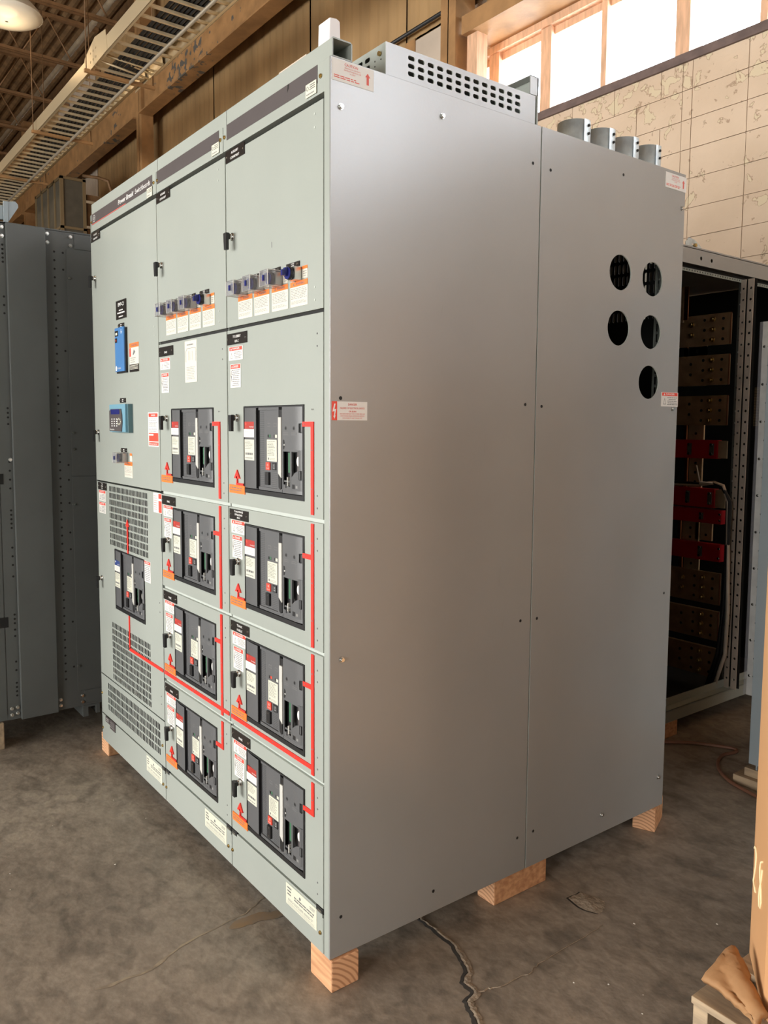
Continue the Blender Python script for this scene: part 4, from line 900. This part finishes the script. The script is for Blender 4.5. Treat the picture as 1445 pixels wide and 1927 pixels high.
# ------------------------------------------------------------------ LEFT DARK CABINET
lc = empty('electrical_cabinet', (-2.22, 0, .13), 'tall dark grey steel cabinet with punched posts at the left', 'cabinet')
def lp(mb, name, label=None, bevel=0, parent=None, loc=None):
    o = mb.build(name, parent or lc, label, bevel=bevel)
    if parent is None: o.location = (2.22, 0, -.13)
    return o
X = -2.22
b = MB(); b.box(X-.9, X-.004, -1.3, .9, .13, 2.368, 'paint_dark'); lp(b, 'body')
def holes_at(y, zs, b, r=.005): 
    for z in zs: b.cyl(y, z, r, .0003, .0008, 'dark_gap', 8)
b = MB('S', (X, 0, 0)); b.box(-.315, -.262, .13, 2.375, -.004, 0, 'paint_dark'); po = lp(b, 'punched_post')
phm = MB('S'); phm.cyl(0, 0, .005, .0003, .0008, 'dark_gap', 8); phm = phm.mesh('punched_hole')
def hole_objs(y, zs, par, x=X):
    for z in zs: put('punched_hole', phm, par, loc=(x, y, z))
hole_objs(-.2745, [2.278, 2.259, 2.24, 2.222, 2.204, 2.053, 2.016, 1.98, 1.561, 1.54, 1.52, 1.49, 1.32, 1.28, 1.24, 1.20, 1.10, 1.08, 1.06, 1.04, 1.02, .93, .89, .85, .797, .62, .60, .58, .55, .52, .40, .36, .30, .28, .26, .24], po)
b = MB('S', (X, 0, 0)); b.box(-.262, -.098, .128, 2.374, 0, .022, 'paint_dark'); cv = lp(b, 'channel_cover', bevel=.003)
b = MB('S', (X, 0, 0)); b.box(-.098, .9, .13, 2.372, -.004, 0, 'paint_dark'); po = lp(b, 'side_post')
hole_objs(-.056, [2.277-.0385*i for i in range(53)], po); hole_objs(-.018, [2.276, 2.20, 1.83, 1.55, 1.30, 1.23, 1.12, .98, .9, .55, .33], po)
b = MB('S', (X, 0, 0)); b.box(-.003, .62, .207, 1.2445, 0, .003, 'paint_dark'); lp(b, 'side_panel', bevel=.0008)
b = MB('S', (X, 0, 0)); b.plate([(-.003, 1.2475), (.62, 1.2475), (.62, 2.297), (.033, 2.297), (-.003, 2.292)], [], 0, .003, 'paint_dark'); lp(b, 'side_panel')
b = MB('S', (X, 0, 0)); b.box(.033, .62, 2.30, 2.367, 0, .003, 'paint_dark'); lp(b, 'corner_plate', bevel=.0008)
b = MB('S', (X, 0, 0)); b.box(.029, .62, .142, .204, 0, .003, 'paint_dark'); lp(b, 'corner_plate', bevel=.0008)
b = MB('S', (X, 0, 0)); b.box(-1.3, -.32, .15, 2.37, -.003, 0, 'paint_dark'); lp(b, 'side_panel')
for z in (1.245, .59):
    b = MB('S', (X, 0, 0)); b.box(-.40, -.302, z-.025, z+.022, 0, .002, 'dark_gap'); lp(b, 'knockout', 'small black rectangular cutout')
lb = MB('S'); lb.cyl(0, 0, .0085, 0, .002, 'zinc', 12); lb.cyl(0, 0, .0062, .002, .009, 'chrome', 6); lbm = lb.mesh('cabinet_bolt')
for y, z in ((-.2745, 2.354), (-.2745, 2.316), (-.0845, 2.353), (-.0845, 2.314), (.0175, 2.352), (.0175, 2.313), (.006, 2.164), (-.299, .182), (-.2745, .184), (-.299, .152), (-.2745, .156), (-.083, .180), (-.083, .152), (.018, .181), (.018, .15), (.005, .331), (.005, 1.113), (.007, 1.375), (.006, 1.45), (-.27, 1.33)):
    put('cabinet_bolt', lbm, lc, 'zinc bolt head', loc=(0, y, z-.13))
b = MB('S', (X, 0, 0)); b.plate([(.020, .129), (.10, .129), (.10, .080), (.082, .080), (.082, .118), (.045, .118), (.045, .072), (.02, .072)], [], -.3, .0, 'paint_dark'); lp(b, 'foot_channel', bevel=.001)
b = MB(); b.box(X-.9, X, -1.3, .9, 2.370, 2.378, 'paint_dark'); lp(b, 'top_plate')
b = MB('S', (X, 0, 0)); b.box(-.264, -.246, 2.372, 2.468, -.01, 0, 'paint_blue'); b.box(-.30, -.255, 2.39, 2.45, -.03, -.012, 'paint_blue'); b.plate([(-.246, 2.468), (-.215, 2.474), (-.203, 2.462), (-.2025, 2.449), (-.243, 2.384)], [], -.05, -.004, 'paint_blue'); lp(b, 'lifting_bracket', 'pale blue-grey bracket on top')

# ------------------------------------------------------------------ OPEN SWITCHGEAR FRAME
og = empty('open_switchgear_frame', (-.49, 2.0, .08), 'open grey switchgear frame with copper bus bars and red insulators behind', 'switchgear')
def op(mb, name, label=None, bevel=0):
    o = mb.build(name, og, label, bevel=bevel); o.location = (.49, -2.0, -.08); return o
X = -.49
b = MB('S', (X, 0, 0)); b.plate(sq(1.92, 3.55, 2.25, 2.322), [circle(2.387, 2.283, .009, 12), circle(2.476, 2.283, .009, 12)], -.003, 0, 'paint_side'); b.box(1.92, 3.55, 2.319, 2.322, -.06, 0, 'paint_side'); op(b, 'top_rail')
b = MB('S', (X, 0, 0)); b.plate(sq(1.92, 3.55, 2.222, 2.238), [circle(2.1+.022*i, 2.23, .004, 6) for i in range(60)], -.033, -.03, 'paint'); b.box(1.92, 3.55, 2.236, 2.25, -.05, -.033, 'dark_gap'); op(b, 'punched_lip')
b = MB('S', (X, 0, 0)); b.box(1.92, 3.55, .076, .135, -.003, 0, 'paint'); b.box(1.92, 3.55, .135, .175, -.045, -.04, 'paint'); b.box(1.92, 3.55, .132, .137, -.045, 0, 'paint'); op(b, 'bottom_rail')
for y in (1.92, 3.5):
    b = MB('S', (X, 0, 0)); b.box(y, y+.05, .08, 2.25, -.05, 0, 'paint'); op(b, 'corner_post')
b = MB(); b.box(X-1.2, X-.003, 1.92, 3.55, 2.323, 2.330, 'paint_side'); op(b, 'roof_plate')
b = MB(); b.box(X-1.2, X-1.19, 1.92, 3.55, .08, 2.32, 'dark_gap'); b.box(X-1.2, X-.06, 3.53, 3.55, .08, 2.32, 'dark_gap'); b.box(X-1.2, X-.06, 1.92, 1.93, .08, 2.32, 'dark_gap'); b.box(X-1.2, X-.05, 1.92, 3.55, .08, .10, 'dark_gap'); op(b, 'back_panel')
O = (0, 2.8, 0)
def perf(x0, x1, z0, z1, y, m='post_metal', n=None, nm='perforated_post'):
    b = MB('F', (0, y, 0)); zs = []; z = z1-.045
    while z > z0+.03: zs.append(z); z -= .0555
    for q in zs: b.plate(sq(x0, x1, q-.02775, q+.02775), [circle((x0+x1)/2, q, (x1-x0)*.22, 12)], -.003, 0, m)
    b.box(x0, x1, zs[0]+.02775, z1, -.003, 0, m); b.box(x0, x1, z0, zs[-1]-.02775, -.003, 0, m); b.rect(x0, x1, z0, z1, -.03, 'dark_gap')
    op(b, nm)
perf(-.521, -.4945, .14, 2.235, 2.80); perf(-.4845, -.4535, .14, 2.235, 2.80)
b = MB('F', (0, 2.84, 0)); b.box(-.556, -.524, .14, 2.24, -.004, 0, 'paint_dark'); 
for i in range(34): b.cyl(-.54, 2.18-.06*i, .006, 0, .004, 'zinc' if i % 5 < 2 else 'dark_gap', 8)
op(b, 'bolt_post')
boltb = FM(); boltb.cyl(0, 0, .013, 0, .006, 'brass', 12); boltb.cyl(0, 0, .0085, .006, .024, 'brass', 6); boltb = boltb.mesh('bus_bolt')
holeb = FM(); holeb.cyl(0, 0, .008, .0002, .0008, 'dark_gap', 10); holeb = holeb.mesh('bus_hole')
for (zt, zb, deep) in ((2.083, 1.922, 0), (1.873, 1.716, 0), (1.662, 1.507, 0), (.732, .564, 1), (.528, .372, 1), (.329, .172, 1)):
    b = FM(O)
    b.box(-1.5, -.570, zb, zt, -.012, 0, 'busbar'); b.box(-1.5, -.580, zb+.003, zt-.003, -.035, -.022, 'busbar'); b.rect(-.5705, -.5700, zb, zt, 0, 'copper'); b.box(-.5705, -.5685, zb, zt, -.012, 0, 'copper')
    p = op(b, 'bus_bar', 'wide drilled bus bar')
    zc = (zt+zb)/2
    for dz in (-.052, 0, .052):
        put('bus_bolt', boltb, p, 'brass bolt', loc=(-.663, 2.8, zc+dz)); put('bus_hole', holeb, p, loc=(-.712, 2.8, zc+dz)); put('bus_hole', holeb, p, loc=(-.608, 2.8, zc+dz))
    for dz in (-.02, .035): put('bus_bolt' if zt in (2.083, .732) else 'bus_hole', boltb if zt in (2.083, .732) else holeb, p, loc=(-.783, 2.8, zc+dz))
for (zt, zb, x1, red1) in ((1.430, 1.333, -.607, 1), (1.175, 1.075, -.612, 1), (1.065, .993, -.569, 0), (.885, .795, -.567, 0)):
    b = FM(O); b.box(-.95, x1, zb, zt, -.03, .012, 'insulator')
    for xx in ((-.764, -.636) if red1 else (-.68,)): b.box(xx-.012, xx+.012, zb+.018, zt-.018, .012, .015, 'paint_dark'); b.cyl(xx, zt-.024, .008, .015, .022, 'chrome', 8); b.cyl(xx, zb+.024, .008, .015, .022, 'chrome', 8)
    if not red1: b.cyl(x1-.006, zt-.02, .006, .012, .018, 'chrome', 8); b.cyl(x1-.006, zb+.02, .006, .012, .018, 'chrome', 8)
    op(b, 'bus_insulator', 'red insulating support')
    if red1:
        for k in range(4): b = FM(O); b.box(x1+.002, -.556-.012*k, zb+.003, zt-.003, -.003-.010*k, .003-.010*k, 'tin_bar'); op(b, 'tin_bus_bar', 'pale tin-plated bar')
for (xa, xb, za, zb) in ((-.815, -.714, 1.716, 1.922), (-.801, -.711, 1.333, 1.507), (-.789, -.714, 1.175, 1.333), (-.815, -.718, .873, 1.063), (-.708, -.641, .894, .985), (-.80, -.71, .73, .80), (-.815, -.714, 1.873, 1.925)):
    b = FM((0, 2.83, 0)); b.box(xa, xb, za, zb, -.012, 0, 'tin_bar'); b.box(xa-.03, xa-.012, za, zb, -.012, 0, 'copper')
    zz = za+.03
    while zz < zb-.02: b.cyl((xa+xb)/2, zz, .0075, .0002, .001, 'dark_gap', 8); zz += .05
    op(b, 'vertical_bus_bar')
b = FM((0, 2.76, 0)); b.box(-.812, -.787, 2.061, 2.235, -.006, 0, 'copper'); b.box(-.87, -.815, 2.05, 2.235, -.012, 0, 'busbar')
for z in (2.19, 2.14, 2.09): b.cyl(-.832, z, .006, .0, .006, 'chrome', 8)
op(b, 'bus_bar', 'vertical copper bar at the top')
for k in range(3):
    b = MB(); pts = [(-.95+.01*k, 2.74, 1.19), (-.80, 2.73, 1.195+.004*k), (-.66, 2.73, 1.20), (-.58, 2.73, 1.213), (-.535, 2.735, 1.20-.006*k), (-.505+.006*k, 2.74, 1.12), (-.498, 2.74, .9), (-.483-.012*k, 2.74, .57), (-.488-.02*k, 2.74, .33), (-.55-.02*k, 2.75, .13)]
    b.tube(pts, .010, 'rubber' if k else 'post_metal', 7); op(b, 'cable', 'black cable')
b = MB(); b.tube([(-.64, 2.66, 1.30), (-.60, 2.63, 1.22), (-.56, 2.68, 1.215)], .004, 'foam', 6); op(b, 'cable_tie')
ms = [(-.447+.0075*i, 1.505+.0078*j) for i in range(5) for j in range(25)]
b = FM((0, 2.84, 0)); 
for (a, c) in ms: b.rect(a, a+.0055, c, c+.005, 0, 'cage_frame')
op(b, 'vent_mesh')
b = MB('S', (X-.02, 0, 0)); b.plate([(2.285, 2.325), (2.283, 2.350), (2.309, 2.372), (2.352, 2.366), (2.40, 2.345), (2.425, 2.325)], [slot(2.345, 2.345, .03, .008)], 0, .004, 'galv'); b.cyl(2.35, 2.340, .009, .004, .016, 'brass', 6); op(b, 'lifting_plate', 'galvanized lifting plate with brass bolt')
b = MB('S', (-.9, 0, 0)); b.box(2.9, 3.5, 2.33, 2.42, -.1, 0, 'interior'); op(b, 'roof_box')
b = MB(); b.box(-.56, -.49, 2.16, 2.34, 0, .0755, 'wood'); thing(b, 'wood_block', 'orange-brown timber block under the open switchgear frame', 'wood block', bevel=.003)

# ------------------------------------------------------------------ RIGHT ENCLOSURE WITH RIVETED STRIP
en = empty('riveted_enclosure', (0, 2.1, .1), 'pale blue-grey enclosure with a riveted clear edged strip at the right', 'enclosure')
def ep(mb, name, label=None, bevel=0):
    o = mb.build(name, en, label, bevel=bevel); o.location = (0, -2.1, -.1); return o
b = FM((0, 2.06, 0)); b.box(.020, .9, .105, 2.1, -.035, 0, 'paint_blue'); ep(b, 'front_panel', bevel=.002)
b = MB(); b.box(.03, .9, 2.10, 2.8, .105, 2.1, 'paint_blue'); ep(b, 'body')
b = FM((0, 2.12, 0)); b.box(-.036, .02, .372, 1.925, -.006, 0, 'strip_metal'); b.box(.012, .06, .372, 1.925, -.01, .03, 'paint'); ep(b, 'riveted_strip', 'bare metal strip')
b = FM((0, 2.12, 0)); b.box(-.048, -.036, .37, 1.925, -.004, .002, 'clear_plastic'); ep(b, 'clear_edge', 'clear plastic edge')
rv = FM(); rv.cyl(0, 0, .0055, 0, .002, 'chrome', 10); rv.cyl(0, 0, .0035, .002, .0045, 'chrome', 8); rvm = rv.mesh('strip_rivet')
z = 1.90; k = 0
while z > .39:
    put('strip_rivet', rvm, en, loc=(-.006, .02, z-.1)); 
    if k % 2: put('strip_rivet', rvm, en, loc=(-.026, .02, z-.1))
    z -= .076; k += 1
b = MB(); b.box(.036, .042, 2.09, 2.2, .074, .12, 'paint_blue'); b.box(.5, .52, 2.09, 2.2, .074, .12, 'paint_blue'); ep(b, 'foot')
b = MB(); b.box(-.01, .75, 2.085, 2.17, .0385, .0735, 'wood_pallet'); thing(b, 'wood_block', 'upper of the two boards under the riveted enclosure', 'wood block', bevel=.002)
b = MB(); b.box(-.045, .70, 2.06, 2.19, 0, .038, 'wood_pallet'); thing(b, 'wood_block', 'lower of the two boards under the riveted enclosure', 'wood block', bevel=.002)

# ------------------------------------------------------------------ PALLET, CARTON, PAPER
pa = empty('pallet', (1.2, 1.1, 0), 'grey-brown wooden pallet under the tall carton at the right', 'pallet')
def pp_(mb, name, bevel=.002, label=None):
    o = mb.build(name, pa, label, bevel=bevel); o.location = (-1.2, -1.1, 0); return o
y = .60
for w in (.135, .09, .09, .09, .09, .135):
    b = MB(); b.box(.672, 1.72, y, y+w, .112, .130, 'wood_pallet'); pp_(b, 'deck_board'); y += w+.055
for x in (.675, 1.18, 1.68):
    b = MB(); b.box(x, x+.038, .605, 1.49, .018, .112, 'wood_pallet'); pp_(b, 'stringer')
for y in (.60, 1.0, 1.38):
    b = MB(); b.box(.672, 1.72, y, y+.09, 0, .018, 'wood_pallet'); pp_(b, 'bottom_board')
ca = MB(); poly = [(.677, .857), (.81, .672), (.86, .635), (1.35, .62), (1.45, .95), (1.3, 1.4), (.85, 1.42), (.70, 1.05)]
ca.prism(poly, .131, 2.0, 'cardboard'); carton = thing(ca, 'carton', 'tall tan cardboard carton with chalk number standing on the pallet', 'carton', bevel=.006)
d = Vector((.584, -.812, 0)); nn = Vector((-.812, -.584, 0)); A = Vector((.677, .857, 0))
b = MB(); 
def wall_stroke(pts, w=.0026):
    P3 = [A+d*u+Vector((0, 0, z))+nn*.0015 for u, z in pts]
    b.tube([tuple(q) for q in P3], w, 'chalk', 6)
def arcp(cu, cz, ru, rz, t0, t1, n=10): return [(cu+ru*math.cos(math.radians(t0+(t1-t0)*i/n)), cz+rz*math.sin(math.radians(t0+(t1-t0)*i/n))) for i in range(n+1)]
wall_stroke(arcp(.03, .415, .018, .022, 150, -20)+[(.045, .395), (.03, .36), (.022, .345), (.035, .342), (.06, .335)])
wall_stroke([(.135, .455), (.118, .445), (.108, .425), (.115, .405), (.135, .385), (.145, .36), (.138, .340), (.122, .335), (.113, .355), (.118, .38), (.135, .41), (.142, .44)])
b.build('chalk_number', carton, 'pale chalk figures 28')
kp = MB(); rnd = random.Random(5); NU, NV = 12, 9
c00, c10, c11, c01 = Vector((.683, .635)), Vector((.685, .755)), Vector((.835, .640)), Vector((.835, .605))
v = []
for i in range(NU+1):
    for j in range(NV+1):
        s_, t_ = i/NU, j/NV; p = c00*(1-s_)*(1-t_)+c10*(1-s_)*t_+c01*s_*(1-t_)+c11*s_*t_
        h = .152+.020*t_+.014*math.sin(3.0*s_+1)*t_+.022*(1-s_)*(1-abs(2*t_-1))+.006*math.sin(9*t_+4*s_)+rnd.uniform(-.004, .004)
        v.append((p.x, p.y, h))
kp.add(v, [(i*(NV+1)+j, (i+1)*(NV+1)+j, (i+1)*(NV+1)+j+1, i*(NV+1)+j+1) for i in range(NU) for j in range(NV)], 'kraft', smooth=True)
me = kp.mesh('crumpled_cardboard'); o = put('crumpled_cardboard', me, None, 'crumpled brown cardboard flap lying on the pallet beside the carton', 'cardboard'); sd = o.modifiers.new('thick', 'SOLIDIFY'); sd.thickness = .016; sd.offset = -1

# ------------------------------------------------------------------ HOSE
b = MB(); hp = [(-.75, 2.03), (-.6, 2.08), (-.5, 2.135), (-.43, 2.225), (-.359, 2.30), (-.251, 2.370), (-.205, 2.378), (-.196, 2.34), (-.211, 2.281), (-.195, 2.21), (-.168, 2.155), (-.116, 2.091), (-.034, 2.035), (.066, 2.005), (.2, 1.97), (.45, 1.92)]
def smooth(p, n=6):
    o = []
    for i in range(len(p)-1):
        a = Vector(p[max(i-1, 0)]); b_ = Vector(p[i]); c = Vector(p[i+1]); d_ = Vector(p[min(i+2, len(p)-1)])
        for k in range(n):
            t = k/n; o.append(.5*((2*b_)+(c-a)*t+(2*a-5*b_+4*c-d_)*t*t+(3*b_-a-3*c+d_)*t**3))
    o.append(Vector(p[-1])); return o
b.tube([(q.x, q.y, .008) for q in smooth(hp)], .0075, 'hose', 8); thing(b, 'hose', 'reddish brown hose curving across the dark floor at the right', 'hose')

# ------------------------------------------------------------------ DARK CAGED UNIT at the far left by the wall
cg = empty('steel_cage', (-11.85, 2.6, 0), 'tall dark framed steel cage standing by the wall behind the left cabinet', 'cage')
def cp(mb, name, label=None):
    o = mb.build(name, cg, label); o.location = (11.85, -2.6, 0); return o
x1 = -11.84; x0 = -13.4; y0 = 2.62; y1 = 3.02; zt = 5.42
b = MB(); b.box(x0, x1-.02, y0+.02, y1, 0, zt-.02, 'cage'); cp(b, 'infill_panel')
for (xa, ya) in ((x0, y0), (x1-.05, y0), (x1-.05, y1-.05), ((x0+x1)/2, y0), ((x0*.25+x1*.75), y0), ((x0*.75+x1*.25), y0)):
    b = MB(); b.box(xa, xa+.05, ya, ya+.05, 0, zt, 'cage_frame'); cp(b, 'frame_post')
for z in (zt-.05, 4.6, 3.8, 3.0):
    b = MB(); b.box(x0, x1, y0, y0+.03, z, z+.04, 'cage_frame'); b.box(x1-.03, x1, y0, y1, z, z+.04, 'cage_frame'); cp(b, 'frame_rail')
for z in (5.05, 4.65):
    b = MB(); b.box(x1-.02, x1, y1, y1+.18, z, z+.04, 'pipe_paint'); cp(b, 'standoff_bracket')
b = MB(); b.box(-11.95, -11.9, 3.05, 3.40, 0, 5.2, 'brown_dark'); thing(b, 'duct', 'reddish brown panel standing between the steel cage and the wall', 'panel')
b = MB(); b.tube([(-11.82, 3.42, 0), (-11.82, 3.42, 5.3), (-11.84, 3.38, 5.46), (-11.9, 3.25, 5.5), (-11.95, 3.0, 5.5)], .025, 'brown_dark', 8); thing(b, 'conduit', 'thin pipe bending over beside the dark steel cage', 'pipe')

# ------------------------------------------------------------------ FLOOR DEBRIS
rnd = random.Random(11)
for (x, y) in ((-1.10, -.55), (-1.02, -.62), (-1.0, -.57), (-1.06, -.66), (-.95, -.25), (-1.35, -.35), (-1.42, -.1), (-1.2, -.05), (.36, .55), (.42, .62), (.5, .66), (.54, .6), (.3, .9), (.45, 1.1)):
    b = MB(); s_ = rnd.uniform(.002, .004); n = 6
    b.add([(s_*math.cos(k*1.047)*rnd.uniform(.7, 1.3), s_*math.sin(k*1.047)*rnd.uniform(.6, 1.2), .0005) for k in range(6)]+[(0, 0, s_*.7)], [(k, (k+1) % 6, 6) for k in range(6)]+[(5, 4, 3, 2, 1, 0)], 'chip')
    o = b.build('chip', None, 'small pale chip of debris lying on the concrete floor', 'debris', 'pale chips on the floor'); o.location = (x, y, 0)
